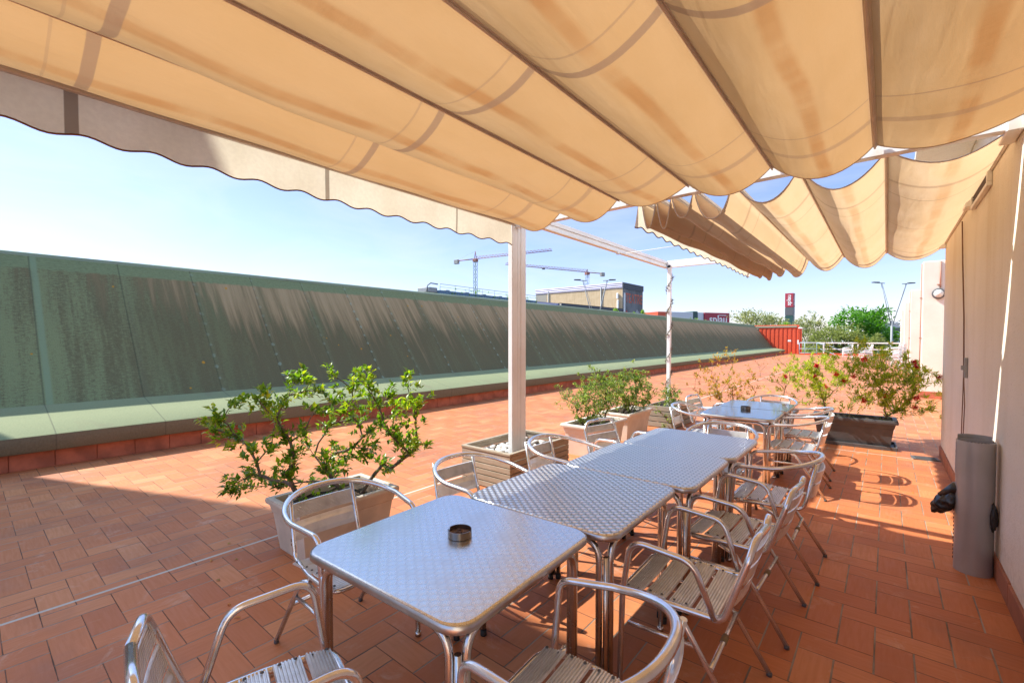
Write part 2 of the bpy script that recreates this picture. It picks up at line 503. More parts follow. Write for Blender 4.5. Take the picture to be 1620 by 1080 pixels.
def mat_felt_plain(name, a, b, lap=True):
    M = Mat(name)
    x, y, z = M.xyz('World')
    g = M.noise(M.vec(x * 60.0, y * 60.0, z * 60.0), 1.0, 4, 0.7)
    s = M.noise(M.vec(x * 0.9, y * 0.5, z), 1.0, 5)
    c = M.mix(g.ramp(0.35, 0.65) * 0.5 + s * 0.5, a, b)
    fy = ((y - 0.706 + 0.525 + (x + 8.0) * 0.0) / 1.04).fract() - 0.5
    l = fy.abs().ramp(0.003, 0.009, 1, 0)
    if lap: c = M.mix(l * 0.55, c, (0.10, 0.10, 0.07))
    st = M.noise(M.vec(y * 3.0, z * 2.0, x), 1.0, 5)
    c = M.mix(st.ramp(0.56, 0.72) * 0.35, c, (0.22, 0.17, 0.12))
    M.set(Base_Color=c, Roughness=0.9)
    M.p.inputs['Specular IOR Level'].default_value = 0.25
    M.bump(g - l, 0.35, 0.004)
    return M.m

def mat_stucco(name, c0, c1, spots=True):
    M = Mat(name)
    P = M.n('ShaderNodeNewGeometry').outputs['Position']
    x, y, z = M.xyz('World')
    n1 = M.noise(P, 1.1, 6, 0.6); n2 = M.noise(P, 70.0, 4, 0.65); n3 = M.noise(P, 22.0, 4)
    c = M.mix(n1.ramp(0.3, 0.7), c0, c1)
    run = M.noise(M.vec(x * 2.5 + y * 2.5, y * 0.0, z * 0.25), 1.0, 5)
    c = M.mix(run.ramp(0.48, 0.70) * z.ramp(0.4, 3.0, 0.12, 0.36), c, (c0[0] * 0.75, c0[1] * 0.66, c0[2] * 0.52))
    if spots: c = M.mix(n2.ramp(0.6, 0.72) * 0.55, c, (c0[0] * 0.45, c0[1] * 0.42, c0[2] * 0.38))
    dirt = z.ramp(0.1, 0.9, 1, 0) * n3.ramp(0.45, 0.7)
    c = M.mix(dirt * 0.25, c, (c0[0] * 0.6, c0[1] * 0.55, c0[2] * 0.48))
    M.set(Base_Color=c, Roughness=0.93)
    M.p.inputs['Specular IOR Level'].default_value = 0.2
    M.bump(n2 * 0.8 + n3 * 0.5, 0.55, 0.006)
    return M.m

def mat_alu(name, c=(0.80, 0.80, 0.81), rough=0.2, wear=0.12):
    M = Mat(name)
    P = M.coords('Object')
    n = M.noise(P, 14, 5, 0.6); f = M.noise(P, 120, 3)
    cc = M.mix(n.ramp(0.4, 0.75), c, [q * 0.80 for q in c])
    M.set(Base_Color=cc, Metallic=1.0, Roughness=(n * wear + f * 0.06 + rough - wear * 0.5))
    return M.m

def mat_table_scales(name, pat=1.0, c=(0.66, 0.68, 0.71), rough=0.24, cell=0.040):
    """engine-turned steel: overlapping round swirls in offset rows"""
    M = Mat(name)
    x, y, z = M.xyz('Object')
    u = y / cell; v = x / (cell * 0.62)
    n0 = v.floor()
    best_r = None; best_n = None
    rows = []
    for k in (1.0, 0.0, -1.0, -2.0):
        n = n0 + k
        off = n.mod(2.0) * 0.5
        du = (u - off).fract() - 0.5
        dv = (v - n - 0.5) * 0.62
        r = (du * du + dv * dv).sqrt()
        rows.append((r, du, dv, n))
    Rr = 0.62
    r, du, dv, n = rows[-1]
    for q in reversed(rows[:-1]):
        inside = q[0].lt(Rr)
        r = inside.sel(q[0], r); du = inside.sel(q[1], du); dv = inside.sel(q[2], dv)
    # concentric grooves: light catches as opposed fans, seen here through a shallow cone
    hgt = r * -1.0
    fine = (r * 90.0).sin() * 0.02
    P = M.coords('Object')
    dirt = M.noise(P, 5.0, 6, 0.65); fn = M.noise(P, 160.0, 3); sc = M.noise(P, 46.0, 5, 0.7)
    edge = r.ramp(Rr - 0.26, Rr, 0, 1, False)
    cc = M.mix(edge * 0.8 * pat, c, (c[0] * 0.26, c[1] * 0.28, c[2] * 0.30))
    cc = M.mix(dirt.ramp(0.5, 0.75) * 0.35, cc, (c[0] * 0.75, c[1] * 0.73, c[2] * 0.7))
    cc = M.mix(sc.ramp(0.70, 0.77) * 0.45, cc, (0.12, 0.10, 0.08))
    M.set(Base_Color=cc, Metallic=1.0, Roughness=(dirt * 0.12 + fn * 0.05 + rough))
    M.bump(hgt * pat + fn * 0.02, 0.9 * (0.06 + 0.94 * pat), 0.009)
    tn = M.vec(du * -1.0, dv, 0.0)
    M.p.inputs['Anisotropic'].default_value = 0.75 * min(1, pat * 2.0)
    M.link(tn, M.p.inputs['Tangent'])
    return M.m

def mat_wood(name, a, b, axis='y'):
    M = Mat(name)
    x, y, z = M.xyz('Object')
    g = M.noise(M.vec(x * 9.0, y * 9.0, z * 60.0), 1.0, 5, 0.65, dist=0.4)
    n = M.noise(M.coords('Object'), 3.0, 4)
    rand = M.n('ShaderNodeNewGeometry').outputs['Random Per Island']
    c = M.mix(g.ramp(0.3, 0.7), a, b)
    c = M.mix(S(M.t, rand) * 0.35, c, [q * 0.7 for q in a])
    c = M.mix(n.ramp(0.5, 0.75) * 0.3, c, [q * 0.6 for q in a])
    M.set(Base_Color=c, Roughness=0.82); M.bump(g, 0.4, 0.004)
    return M.m

def mat_leaf(name, stops, trans=0.42, rough=0.45, spec=0.4):
    M = Mat(name)
    rand = S(M.t, M.n('ShaderNodeNewGeometry').outputs['Random Per Island'])
    n = M.noise(M.coords('Object'), 2.6, 3)
    c = M.ramp((rand * 0.7 + n * 0.6 - 0.15), stops)
    M.set(Base_Color=c, Roughness=rough); M.p.inputs['Specular IOR Level'].default_value = spec
    tr = M.n('ShaderNodeBsdfTranslucent')
    tc = M.mix(0.5, c, (0.55, 0.62, 0.10), 'MULTIPLY')
    hs = M.n('ShaderNodeHueSaturation'); hs.inputs['Value'].default_value = 2.5; hs.inputs['Saturation'].default_value = 1.1
    M.link(c, hs.inputs['Color']); M.link(hs.outputs[0], tr.inputs[0])
    mx = M.n('ShaderNodeMixShader'); mx.inputs[0].default_value = trans
    M.link(M.p.outputs[0], mx.inputs[1]); M.link(tr.outputs[0], mx.inputs[2]); M.link(mx.outputs[0], M.out.inputs[0])
    return M.m

def mat_corrugated(name, c, per=0.3, axis='z', rough=0.5, bstr=0.7):
    M = Mat(name)
    x, y, z = M.xyz('Object')
    q = {'x': x, 'y': y, 'z': z}[axis]
    w = (q / per * 2 * PI).sin()
    n = M.noise(M.coords('Object'), 0.6, 5)
    cc = M.mix(n.ramp(0.35, 0.7) * 0.5, c, [k * 0.75 for k in c])
    M.set(Base_Color=cc, Roughness=rough)
    M.bump(w, bstr, per * 0.2)
    return M.m

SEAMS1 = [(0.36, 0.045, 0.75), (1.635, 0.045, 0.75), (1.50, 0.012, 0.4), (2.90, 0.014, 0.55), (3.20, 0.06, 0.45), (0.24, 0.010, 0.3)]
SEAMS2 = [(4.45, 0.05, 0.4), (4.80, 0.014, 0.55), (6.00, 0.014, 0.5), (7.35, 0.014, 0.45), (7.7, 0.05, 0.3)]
m_floor = mat_floor()
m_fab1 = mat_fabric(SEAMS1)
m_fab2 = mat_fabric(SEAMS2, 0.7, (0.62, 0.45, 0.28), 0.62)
m_val1 = mat_valance([(0.36, 0.05, 0.85), (1.635, 0.03, 0.8), (2.86, 0.02, 0.7)])
m_trim = simple('edging_tape', (0.16, 0.06, 0.035), 0.8)
m_face = mat_felt_face()
m_ledge = mat_felt_plain('sage_roof_felt', (0.215, 0.24, 0.13), (0.285, 0.31, 0.175))
m_lip = mat_felt_plain('dark_felt_edge', (0.13, 0.125, 0.085), (0.20, 0.185, 0.13))
m_skirt = simple('terracotta_skirting', (0.42, 0.12, 0.06), 0.75, var=0.25, scale=5, bump=0.2)
m_skirt2 = simple('brown_skirting', (0.36, 0.14, 0.075), 0.75, var=0.18, scale=5, bump=0.15)
m_stucco = mat_stucco('cream_render', (0.80, 0.75, 0.63), (0.87, 0.82, 0.71))
m_stucco2 = mat_stucco('pale_render', (0.68, 0.62, 0.53), (0.76, 0.70, 0.61), False)
m_white = simple('white_coated_aluminium', (0.88, 0.89, 0.89), 0.28, var=0.05, scale=3)
m_offwhite = simple('white_paint', (0.76, 0.75, 0.72), 0.45, var=0.07, scale=3)
m_rod = simple('grey_rod_pocket', (0.60, 0.52, 0.45), 0.5, var=0.1)
m_alu = mat_alu('polished_aluminium', rough=0.17)
m_alu.node_tree.nodes['Principled BSDF'].inputs['Metallic'].default_value = 0.86
m_slat = mat_alu('satin_aluminium_slats', (0.84, 0.85, 0.86), 0.34, 0.15)
m_slat.node_tree.nodes['Principled BSDF'].inputs['Metallic'].default_value = 0.5
m_backslat = mat_alu('satin_aluminium_back', (0.88, 0.88, 0.87), 0.36, 0.15)
m_backslat.node_tree.nodes['Principled BSDF'].inputs['Metallic'].default_value = 0.55
m_steel_dark = mat_alu('table_edge_steel', (0.60, 0.59, 0.58), 0.30, 0.2)
m_legs = mat_alu('table_leg_aluminium', (0.70, 0.69, 0.68), 0.22)
m_scales = mat_table_scales('engine_turned_steel', 1.0, (0.83, 0.815, 0.79))
m_worn = mat_table_scales('worn_engine_turned_steel', 0.20, (0.74, 0.73, 0.70), 0.19)
m_gloss = mat_table_scales('glossy_dark_steel', 0.10, (0.20, 0.235, 0.27), 0.03)
m_rubber = simple('black_rubber', (0.03, 0.03, 0.03), 0.8)
m_ash = mat_alu('dark_steel_ashtray', (0.30, 0.27, 0.25), 0.28)
m_ash_in = simple('cigarette_ash', (0.14, 0.09, 0.07), 0.95, var=0.5, scale=60)
m_beige = simple('beige_plastic', (0.68, 0.59, 0.48), 0.6, var=0.12, scale=5, bump=0.06)
m_cream = simple('cream_plastic', (0.80, 0.72, 0.62), 0.55, var=0.08, scale=5, bump=0.05)
m_black_pl = simple('charcoal_plastic', (0.085, 0.082, 0.085), 0.5, var=0.15, scale=6)
m_soil = simple('potting_soil', (0.055, 0.035, 0.022), 1.0, var=0.6, scale=30, bump=0.8)
m_wood = mat_wood('weathered_grey_slats', (0.34, 0.28, 0.20), (0.44, 0.37, 0.28))
m_wood2 = mat_wood('old_grey_planks', (0.28, 0.24, 0.19), (0.40, 0.35, 0.28))
m_pebble = simple('white_pebbles', (0.68, 0.64, 0.58), 0.7, var=0.15)
m_bark = simple('twig_bark', (0.16, 0.115, 0.085), 0.9, var=0.35, scale=20)
m_bark_pale = simple('pale_dry_twigs', (0.30, 0.22, 0.16), 0.9, var=0.3, scale=20)
m_trunk = simple('trunk_bark', (0.13, 0.10, 0.075), 0.95, var=0.3, scale=4)
m_leaf_bush = mat_leaf('glossy_bush_leaves', [(0.0, (0.05, 0.11, 0.015)), (0.45, (0.12, 0.22, 0.025)), (0.72, (0.24, 0.34, 0.035)), (0.92, (0.44, 0.46, 0.05)), (1, (0.46, 0.30, 0.05))], 0.4, 0.32, 0.5)
m_leaf_pot = mat_leaf('small_pot_leaves', [(0.0, (0.05, 0.085, 0.022)), (0.5, (0.14, 0.21, 0.04)), (0.85, (0.30, 0.34, 0.075)), (1, (0.46, 0.42, 0.10))], 0.4)
m_leaf_grey = mat_leaf('grey_dry_leaves', [(0.0, (0.07, 0.07, 0.06)), (0.6, (0.15, 0.15, 0.12)), (1, (0.24, 0.25, 0.17))], 0.3)
m_leaf_aut = mat_leaf('autumn_leaves', [(0.0, (0.16, 0.15, 0.03)), (0.4, (0.28, 0.24, 0.04)), (0.7, (0.42, 0.24, 0.05)), (1, (0.45, 0.13, 0.06))], 0.45)
m_leaf_bb = mat_leaf('narrow_evergreen_leaves', [(0.0, (0.10, 0.16, 0.022)), (0.5, (0.27, 0.34, 0.04)), (0.9, (0.46, 0.47, 0.07)), (1, (0.42, 0.25, 0.08))], 0.42)
m_flower = simple('red_brush_flowers', (0.62, 0.02, 0.03), 0.7, var=0.3, scale=30)
m_leaf_tree = mat_leaf('bright_tree_leaves', [(0.0, (0.035, 0.10, 0.012)), (0.5, (0.07, 0.19, 0.02)), (1, (0.13, 0.28, 0.03))], 0.4)
m_leaf_olive = mat_leaf('olive_tree_leaves', [(0.0, (0.09, 0.12, 0.03)), (0.5, (0.18, 0.21, 0.055)), (1, (0.28, 0.29, 0.09))], 0.35)
m_leaf_pale = mat_leaf('pale_tree_leaves', [(0.0, (0.11, 0.14, 0.05)), (0.5, (0.22, 0.25, 0.09)), (1, (0.36, 0.31, 0.16))], 0.35)
m_leaf_lime = mat_leaf('lime_tree_leaves', [(0.0, (0.09, 0.16, 0.03)), (0.5, (0.16, 0.26, 0.04)), (1, (0.26, 0.36, 0.06))], 0.4)
m_red_cont = mat_corrugated('red_ribbed_sheet', (0.62, 0.055, 0.03), 0.62, 'x', 0.45)
m_red = simple('red_paint', (0.62, 0.085, 0.03), 0.5)
m_grey_dk = simple('dark_grey_metal', (0.10, 0.10, 0.105), 0.5)
m_galv = simple('galvanised_steel', (0.30, 0.31, 0.31), 0.5)
m_tan = mat_stucco('tan_render', (0.58, 0.43, 0.26), (0.66, 0.50, 0.31), False)
m_lilac = mat_corrugated('lilac_corrugated_cladding', (0.50, 0.47, 0.62), 0.42, 'z', 0.5)
m_dkclad = mat_corrugated('dark_grey_cladding', (0.065, 0.065, 0.075), 0.5, 'z', 0.5)
m_mural = simple('grey_mural_wall', (0.155, 0.155, 0.16), 0.9, var=0.35, scale=0.25)
m_mural_pale = simple('pale_mural_patch', (0.34, 0.34, 0.35), 0.9, var=0.35, scale=0.4)
m_mural_red = simple('red_mural_paint', (0.42, 0.055, 0.06), 0.8, var=0.3, scale=0.6)
m_mural_txt = simple('rust_red_letters', (0.52, 0.13, 0.08), 0.8, var=0.3, scale=1.0)
m_crimson = simple('crimson_panel', (0.36, 0.03, 0.05), 0.55)
m_pale_panel = simple('pale_grey_panel', (0.60, 0.61, 0.64), 0.6)
m_green_panel = simple('dark_green_panel', (0.02, 0.07, 0.06), 0.5)
m_sign_white = simple('white_letters', (0.82, 0.82, 0.80), 0.6)
m_blue = mat_corrugated('blue_ribbed_sheet', (0.10, 0.19, 0.30), 0.6, 'x', 0.5)
m_rail_blue = simple('pale_blue_paint', (0.30, 0.42, 0.52), 0.5)
m_crane_red = simple('crane_red', (0.30, 0.13, 0.11), 0.6)
m_crane_grey = simple('crane_grey', (0.33, 0.33, 0.31), 0.6)
m_crane_green = simple('crane_mast_green', (0.12, 0.20, 0.18), 0.6)
m_crane_blue = simple('crane_mast_blue', (0.24, 0.33, 0.50), 0.6)
m_glassl = simple('lamp_glass', (0.62, 0.62, 0.58), 0.12, var=0.2, scale=30)
m_vent = simple('dark_louvre', (0.045, 0.04, 0.035), 0.5)
m_cord = simple('brown_cord', (0.20, 0.11, 0.07), 0.85)
m_conduit = simple('rusty_conduit', (0.45, 0.24, 0.17), 0.7)
m_bag = simple('black_bin_bag', (0.012, 0.012, 0.014), 0.3, spec=0.7)
m_bin = simple('grey_painted_steel', (0.42, 0.41, 0.395), 0.34, var=0.08, scale=4, metal=0.3)
m_plast_chair = simple('white_plastic', (0.80, 0.80, 0.80), 0.4, var=0.03)
m_street = simple('street_ground', (0.16, 0.15, 0.13), 0.95, var=0.3, scale=0.05)
m_brown_tube = simple('brown_clip', (0.22, 0.14, 0.06), 0.5)

# ------------------------------------------------------------------ setting: ground, terrace
mb = MB(); mb.box(-2500, 2500, -2500, 2500, -7.0, -6.0)
structure(mb.build('street_ground', m_street))
mb = MB(); mb.box(-7.60, 14.0, -12.0, 52.0, -6.0, 0.0)
structure(mb.build('terrace_floor', m_floor))

# ------------------------------------------------------------------ green felt upstand along the terrace
LX = -7.45
up_ = thing('roof_upstand', 'long sloping green felt roof upstand, stained brown and spotted with lichen, left of the terrace', 'roof upstand')
Y0, Y1 = -12.0, 50.2
mb = MB(); mb.box(LX - 1.0, LX - 0.112, Y0, Y1, -0.002, 0.213)
yy = -3.0
while yy < 50:
    mb.bbox(LX - 0.2, LX - 0.10 + rnd.uniform(-.002, .002), yy, min(yy + 0.364, Y1), -0.001, 0.214, 0.003); yy += 0.37
mb.build('skirting', m_skirt, up_)
def strip(name, prof, mat, ny):
    mb = MB(); n = len(prof)
    vs = []; fs = []
    for k in range(ny + 1):
        y = Y0 + (Y1 - Y0) * k / ny
        for (x, z) in prof: vs.append((x + rnd.uniform(-.006, .006), y, z + rnd.uniform(-.004, .004)))
    for k in range(ny):
        for a in range(n - 1): fs.append((k * n + a, k * n + a + 1, (k + 1) * n + a + 1, (k + 1) * n + a))
    mb._add(vs, fs, True)
    return mb.build(name, mat, up_)
strip('ledge_edge', [(LX - 0.12, 0.205), (LX - 0.01, 0.205), (LX, 0.215), (LX + 0.004, 0.385)], m_lip, 60)
strip('ledge', [(LX + 0.004, 0.387), (LX - 0.02, 0.402), (LX - 0.5, 0.505), (LX - 1.07, 0.627)], m_ledge, 60)
strip('sloping_face', [(-8.51, 0.622), (-8.56, 0.66), (-9.13, 1.42), (-9.66, 2.12), (-10.13, 2.755)], m_face, 60)
strip('crest', [(-10.13, 2.755), (-10.15, 2.80), (-10.2, 2.82), (-10.7, 2.835), (-10.7, -0.5)], mat_felt_plain('crest_felt', (0.20, 0.26, 0.18), (0.26, 0.32, 0.225), False), 60)
mb = MB(); mb._add([(LX, Y1, 0.2), (LX, Y1, 0.39), (-8.53, Y1, 0.63), (-10.13, Y1, 2.755), (-10.7, Y1, 2.83), (-10.7, Y1, 0.2)], [(0, 1, 2, 3, 4, 5)])
mb.build('end_face', m_lip, up_)

# ------------------------------------------------------------------ the building on the right and behind
WX, WY = 0.56, 7.95
wb = thing('rendered_building', 'cream rendered wall of the building along the right edge of the terrace', 'building')
mb = MB(); mb.box(WX, 4.0, -1.6, WY, 0.0, 5.2); mb.build('wall', m_stucco, wb)
mb = MB()
yy = -1.5
while yy < WY - 0.1:
    y2 = min(yy + 0.395, WY + 0.01)
    mb.bbox(WX - 0.014, WX + 0.02, yy, y2, 0.0, 0.135 + rnd.uniform(-.004, .004), 0.003); yy += 0.4
mb.bbox(WX - 0.012, 4.0, WY - 0.01, WY + 0.012, 0.0, 0.135, 0.003)
mb.build('skirting', m_skirt2, wb)
mb = MB(); mb.bbox(0.14, WX, -1.4, 3.6, 3.16, 3.22, 0.01); mb.bbox(0.18, WX, 4.2, WY, 3.16, 3.22, 0.01); mb.build('added_shade_slab', m_stucco, wb)  # unseen slabs added over the awnings to shade the cloth along the wall
tb = thing('tall_building_block', 'taller cream rendered tower at the near end of the terrace beside the upstand', 'building')
mb = MB(); mb.box(-12.7, -9.55, -14.0, -1.85, -6.0, 10.0); mb.build('wall', m_stucco2, tb)
mb = MB(); mb.bbox(-12.75, -9.5, -14.05, -1.83, 10.0, 10.15, 0.02); mb.build('coping', m_offwhite, tb)

fin_labels = ['pale rendered fin wall with a round lamp and terracotta skirting, nearest beyond the building corner',
              'second pale rendered fin wall, half hidden, carrying the smaller round lamp',
              'third pale rendered fin wall in the receding row at right',
              'farthest thin pale rendered fin wall at the end of the row']
for k, Y in enumerate((15.4, 22.6, 30.0, 37.5)):
    f = thing('fin_wall', fin_labels[k], 'wall', (0.68, Y, 0), 0, 'rendered fin walls in a row')
    top = (3.42, 3.30, 3.28, 3.26)[k]
    mb = MB(); mb.bbox(0, 4.0, 0, 0.45, 0.0, top, 0.02); mb.build('wall', m_stucco2, f)
    mb = MB(); mb.bbox(-0.014, 4.0, -0.014, 0.464, 0.0, 0.17, 0.004); mb.build('skirting', m_skirt, f)
    mb = MB(); mb.tube([(-0.02, 0.03, 0.2), (-0.02, 0.03, top - 0.05)], 0.014, 6)
    for z in (0.55, 1.5, 2.5): mb.bbox(-0.045, 0.0, 0.0, 0.05, z, z + 0.025, 0.003)
    if k < 2: mb.build('downpipe', m_conduit, f)
mb = MB(); mb.box(4.0, 16.0, WY + 0.01, 52.0, 0.0, 4.0)
tag(mb.build('rear_building', m_stucco2), 'main cream rendered facade set back behind the fin walls', 'building')
for k, (Y, lx, lz) in enumerate(((15.4, 0.975, 2.60), (22.6, 1.20, 2.55))):
    l = thing('bulkhead_lamp', ('round bulkhead lamp with dark rim on the nearest fin wall', 'round bulkhead lamp on the second fin wall, smaller in view')[k], 'lamp', (lx, Y, lz), 0, 'bulkhead lamps on the fin walls')
    M_ = Matrix.Rotation(R(90), 4, 'X') @ Matrix.Diagonal((.70, 0.74, .8, 1))
    mb = MB(); mb.lathe([(0.10, 0), (0.165, 0.01), (0.18, 0.05), (0.165, 0.09), (0.135, 0.085)], 28)
    mb.v = [tuple(M_ @ Vector(v)) for v in mb.v]; mb.build('rim', m_grey_dk, l)
    mb = MB(); mb.lathe([(0.143, 0.07), (0.12, 0.11), (0.07, 0.145), (0.0, 0.158)], 24)
    mb.v = [tuple(M_ @ Vector(v)) for v in mb.v]; mb.build('glass', m_glassl, l)
    mb = MB(); mb.lathe([(0.0, 0.18), (0.05, 0.165), (0.06, 0.12)], 12)
    mb.v = [tuple(M_ @ Vector(v)) for v in mb.v]; mb.build('bulb_boss', m_offwhite, l)
    mb = MB(); mb.tube([(0.03, -0.02, 0.14), (0.03, -0.02, 0.80)], 0.016, 8); mb.bbox(-0.03, 0.05, -0.035, 0, 0.22, 0.24, 0.004)
    mb.build('conduit', m_conduit, l)

# ------------------------------------------------------------------ pergola frame
pg = thing('pergola_frame', 'white aluminium pergola frame carrying the two cream awnings', 'pergola')
def beam_box(name, x0, x1, y0, y1, z0, z1):
    mb = MB(); mb.bbox(x0, x1, y0, y1, z0, z1, 0.004); return mb.build(name, m_white, pg)
PX = -3.03
# wide post of the middle bay line: two profiles side by side with a groove
mb = MB(); mb.bbox(PX - 0.028, PX + 0.028, 3.655, 3.745, 0.0, 2.73, 0.004); mb.bbox(PX - 0.028, PX + 0.024, 3.748, 3.885, 0.0, 2.73, 0.004)
mb.bbox(PX + 0.024, PX + 0.029, 3.80, 3.885, 0.0, 2.73, 0.002)
mb.build('post', m_white, pg)
mb = MB(); mb.bbox(-2.99, -2.93, 7.93, 7.99, 0.0, 2.78, 0.004); mb.build('post', m_white, pg)
mb = MB(); mb.bbox(PX - 0.032, PX + 0.03, -0.75, -0.63, 0.0, 2.73, 0.004); mb.build('post', m_white, pg)
beam_box('front_beam', PX - 0.03, PX + 0.03, -0.75, 3.88, 2.735, 2.83)
mb = MB(); mb.bbox(PX - 0.03, PX + 0.035, 3.885, 8.0, 2.735, 2.76, 0.003); mb.bbox(PX - 0.03, PX + 0.022, 3.885, 8.0, 2.762, 2.80, 0.003); mb.bbox(PX - 0.03, PX + 0.035, 3.885, 8.0, 2.802, 2.855, 0.003)
mb.build('front_beam', m_white, pg)
beam_box('cross_beam', PX + 0.035, WX, 3.695, 3.765, 2.645, 2.745)
beam_box('cross_beam', PX + 0.04, WX, 7.93, 7.985, 2.735, 2.855)
beam_box('cross_beam', PX + 0.035, WX, -0.73, -0.68, 2.74, 2.85)
for yb in (3.72, 7.90):
    mb = MB(); mb.bbox(WX - 0.07, WX - 0.002, yb - 0.05, yb + (0.20 if yb < 5 else 0.04), 2.63, 2.87, 0.006)
    mb.build('wall_bracket', m_white, pg)
    mb = MB(); mb.lathe([(0.0, 0.012), (0.014, 0.01), (0.016, 0)], 10)
    mb.v = [(WX - 0.07 - v[2], yb + 0.06 + v[0], 2.70 + v[1]) for v in mb.v]; mb.build('bolt', m_grey_dk, pg)
mb = MB(); mb.bbox(WX - 0.06, WX - 0.002, 5.50, 5.66, 2.62, 2.74, 0.006); mb.build('wall_bracket', m_white, pg)

# ------------------------------------------------------------------ awnings
def awning(name, label, rods, ya, yb, mat, zr=2.70, arc=0.645, ny=70, nx=14, cap=0.24, dz=0.0):
    t = thing(name, label, 'awning')
    mb = MB(); vs = []; uv = []; fs = []
    prof = []
    for k in range(len(rods) - 1):
        x0, x1 = rods[k], rods[k + 1]; s = x1 - x0
        d = s * math.sqrt(max(arc / s - 1, 0.02) * 3 / 8) if arc / s < 1.5 else 0.36 * arc
        d = min(d, cap) * (1.0, 1.1, 0.93, 1.06, 0.97, 1.08, 1.0)[k % 7]
        for q in range(nx if k < len(rods) - 2 else nx + 1):
            f = q / nx
            w = 1 - abs(2 * f - 1) ** (2.0 if s > 0.4 else 2.4)
            # near a rod the cloth leaves steeply when the rods are pushed together
            prof.append((x0 + s * f, -d * w, k + f))
    for j in range(ny + 1):
        y = ya + (yb - ya) * j / ny
        e = min(j, ny - j) / ny
        for (x, z, v) in prof:
            pv = v - math.floor(v)
            wob = math.sin(pv * PI) * (0.010 * math.sin(y * 2.3 + v * 1.7) + 0.006 * math.sin(y * 5.9 + v * 4.1) + 0.008 * math.sin(y * 1.1 + 2.0 * math.floor(v)))
            edge = -0.012 * math.sin(pv * PI) * (1.0 if e < 0.01 else 0.0)
            vs.append((x + 0.006 * math.sin(y * 3.7 + v * 5.0) * math.sin(pv * PI), y, zr + z + wob + edge + dz))
            uv.append((y, v))
    n = len(prof)
    for j in range(ny):
        for a in range(n - 1): fs.append((j * n + a, j * n + a + 1, (j + 1) * n + a + 1, (j + 1) * n + a))
    mb._add(vs, fs, True); mb.uv = {i: q for i, q in enumerate(uv)}
    cl = mb.build('canopy', mat, t)
    # edge hems
    for y in (ya, yb):
        h = MB(); j = 0 if y == ya else ny
        h.tube([vs[j * n + a] for a in range(n)], 0.005, 5); h.build('hem', m_trim if False else m_rod, cl)
    for x in rods[1:-1] if rods[0] < -2 else rods:
        r_ = MB(); r_.bbox(x - 0.013, x + 0.013, ya + 0.0, yb + 0.02, zr - 0.012, zr + 0.02, 0.005)
        r_.bbox(x - 0.006, x + 0.006, ya + 0.0, yb + 0.025, zr - 0.022, zr - 0.011, 0.003)
        r_.build('rod', m_rod, t)
    for x in rods[:-1]:
        for y in (ya - 0.02, yb + 0.02):
            c_ = MB(); c_.bbox(x - 0.02, x + 0.02, y - 0.015, y + 0.015, zr, zr + 0.045, 0.004)
            c_.build('runner', m_white, t)
    return t

def valance(t, x, ya, yb, z1, drop, period, phase, mat, amp=0.013, lean=0.0):
    mb = MB(); ny = 160; nz = 6; vs = []; fs = []; uv = []
    for j in range(ny + 1):
        y = ya + (yb - ya) * j / ny
        ph = ((y - phase) / period) % 1.0
        zb = z1 - drop - amp * math.sin(ph * 2 * PI)
        for k in range(nz + 1):
            f = k / nz
            vs.append((x + lean * f + 0.012 * math.sin(y * 2.1) * f + 0.004 * math.sin(y * 7.0 + f * 3) * f, y, z1 + (zb - z1) * f)); uv.append((y, f * drop))
    n = nz + 1
    for j in range(ny):
        for k in range(nz): fs.append((j * n + k, j * n + k + 1, (j + 1) * n + k + 1, (j + 1) * n + k))
    mb._add(vs, fs, True); mb.uv = {i: q for i, q in enumerate(uv)}
    v = mb.build('valance', mat, t)
    e = MB(); e.tube([vs[j * n + nz] for j in range(ny + 1)], 0.005, 5); e.build('edging', m_trim, v)
    return v

rods1 = [-2.96, -2.385, -1.805, -1.215, -0.638, -0.075, 0.553]
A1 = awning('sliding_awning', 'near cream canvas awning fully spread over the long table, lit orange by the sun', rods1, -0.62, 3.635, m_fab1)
r_ = MB(); r_.bbox(-2.985, -2.955, -0.62, 3.66, 2.655, 2.715, 0.005); r_.build('front_bar', m_rod, A1)
valance(A1, -2.99, -0.62, 3.62, 2.69, 0.235, 0.262, 0.21, m_val1)
rods2 = [-1.66, -1.53, -1.40, -1.22, -0.93, -0.495, -0.02, 0.553]
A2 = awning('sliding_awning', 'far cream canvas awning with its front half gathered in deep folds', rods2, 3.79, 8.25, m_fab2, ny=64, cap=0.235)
valance(A2, -1.69, 3.79, 8.2, 2.70, 0.215, 0.25, 0.0, m_val1, lean=-0.04)

# cords of the awnings
mb = MB(); mb.tube([(-3.0, 6.02, 2.70), (-2.2, 5.98, 2.705), (-1.2, 5.95, 2.715), (0.5, 5.9, 2.73)], 0.004, 6)
mb.lathe([(0.02, -0.012), (0.028, -0.008), (0.028, 0.008), (0.02, 0.012)], 12, (-2.985, 6.02, 2.71))
tag(mb.build('pull_cord', m_offwhite), 'thin pale pull cord with a pulley stretched under the far awning', 'cord')
mb = MB()
mb.tube([(0.545, 6.15, 2.62), (0.542, 6.0, 2.2), (0.545, 5.85, 1.7), (0.535, 5.66, 1.24)], 0.006, 6)
mb.tube([(0.535, 5.66, 1.24), (0.54, 5.74, 0.9), (0.54, 5.78, 0.5)], 0.004, 6)
mb.tube([(0.535, 5.67, 1.24), (0.542, 5.62, 0.9), (0.54, 5.68, 0.45), (0.54, 5.78, 0.5)], 0.004, 6)
wc = mb.build('awning_cord', m_cord)
tag(wc, 'brown awning cord hanging down the cream wall to a cleat', 'cord')
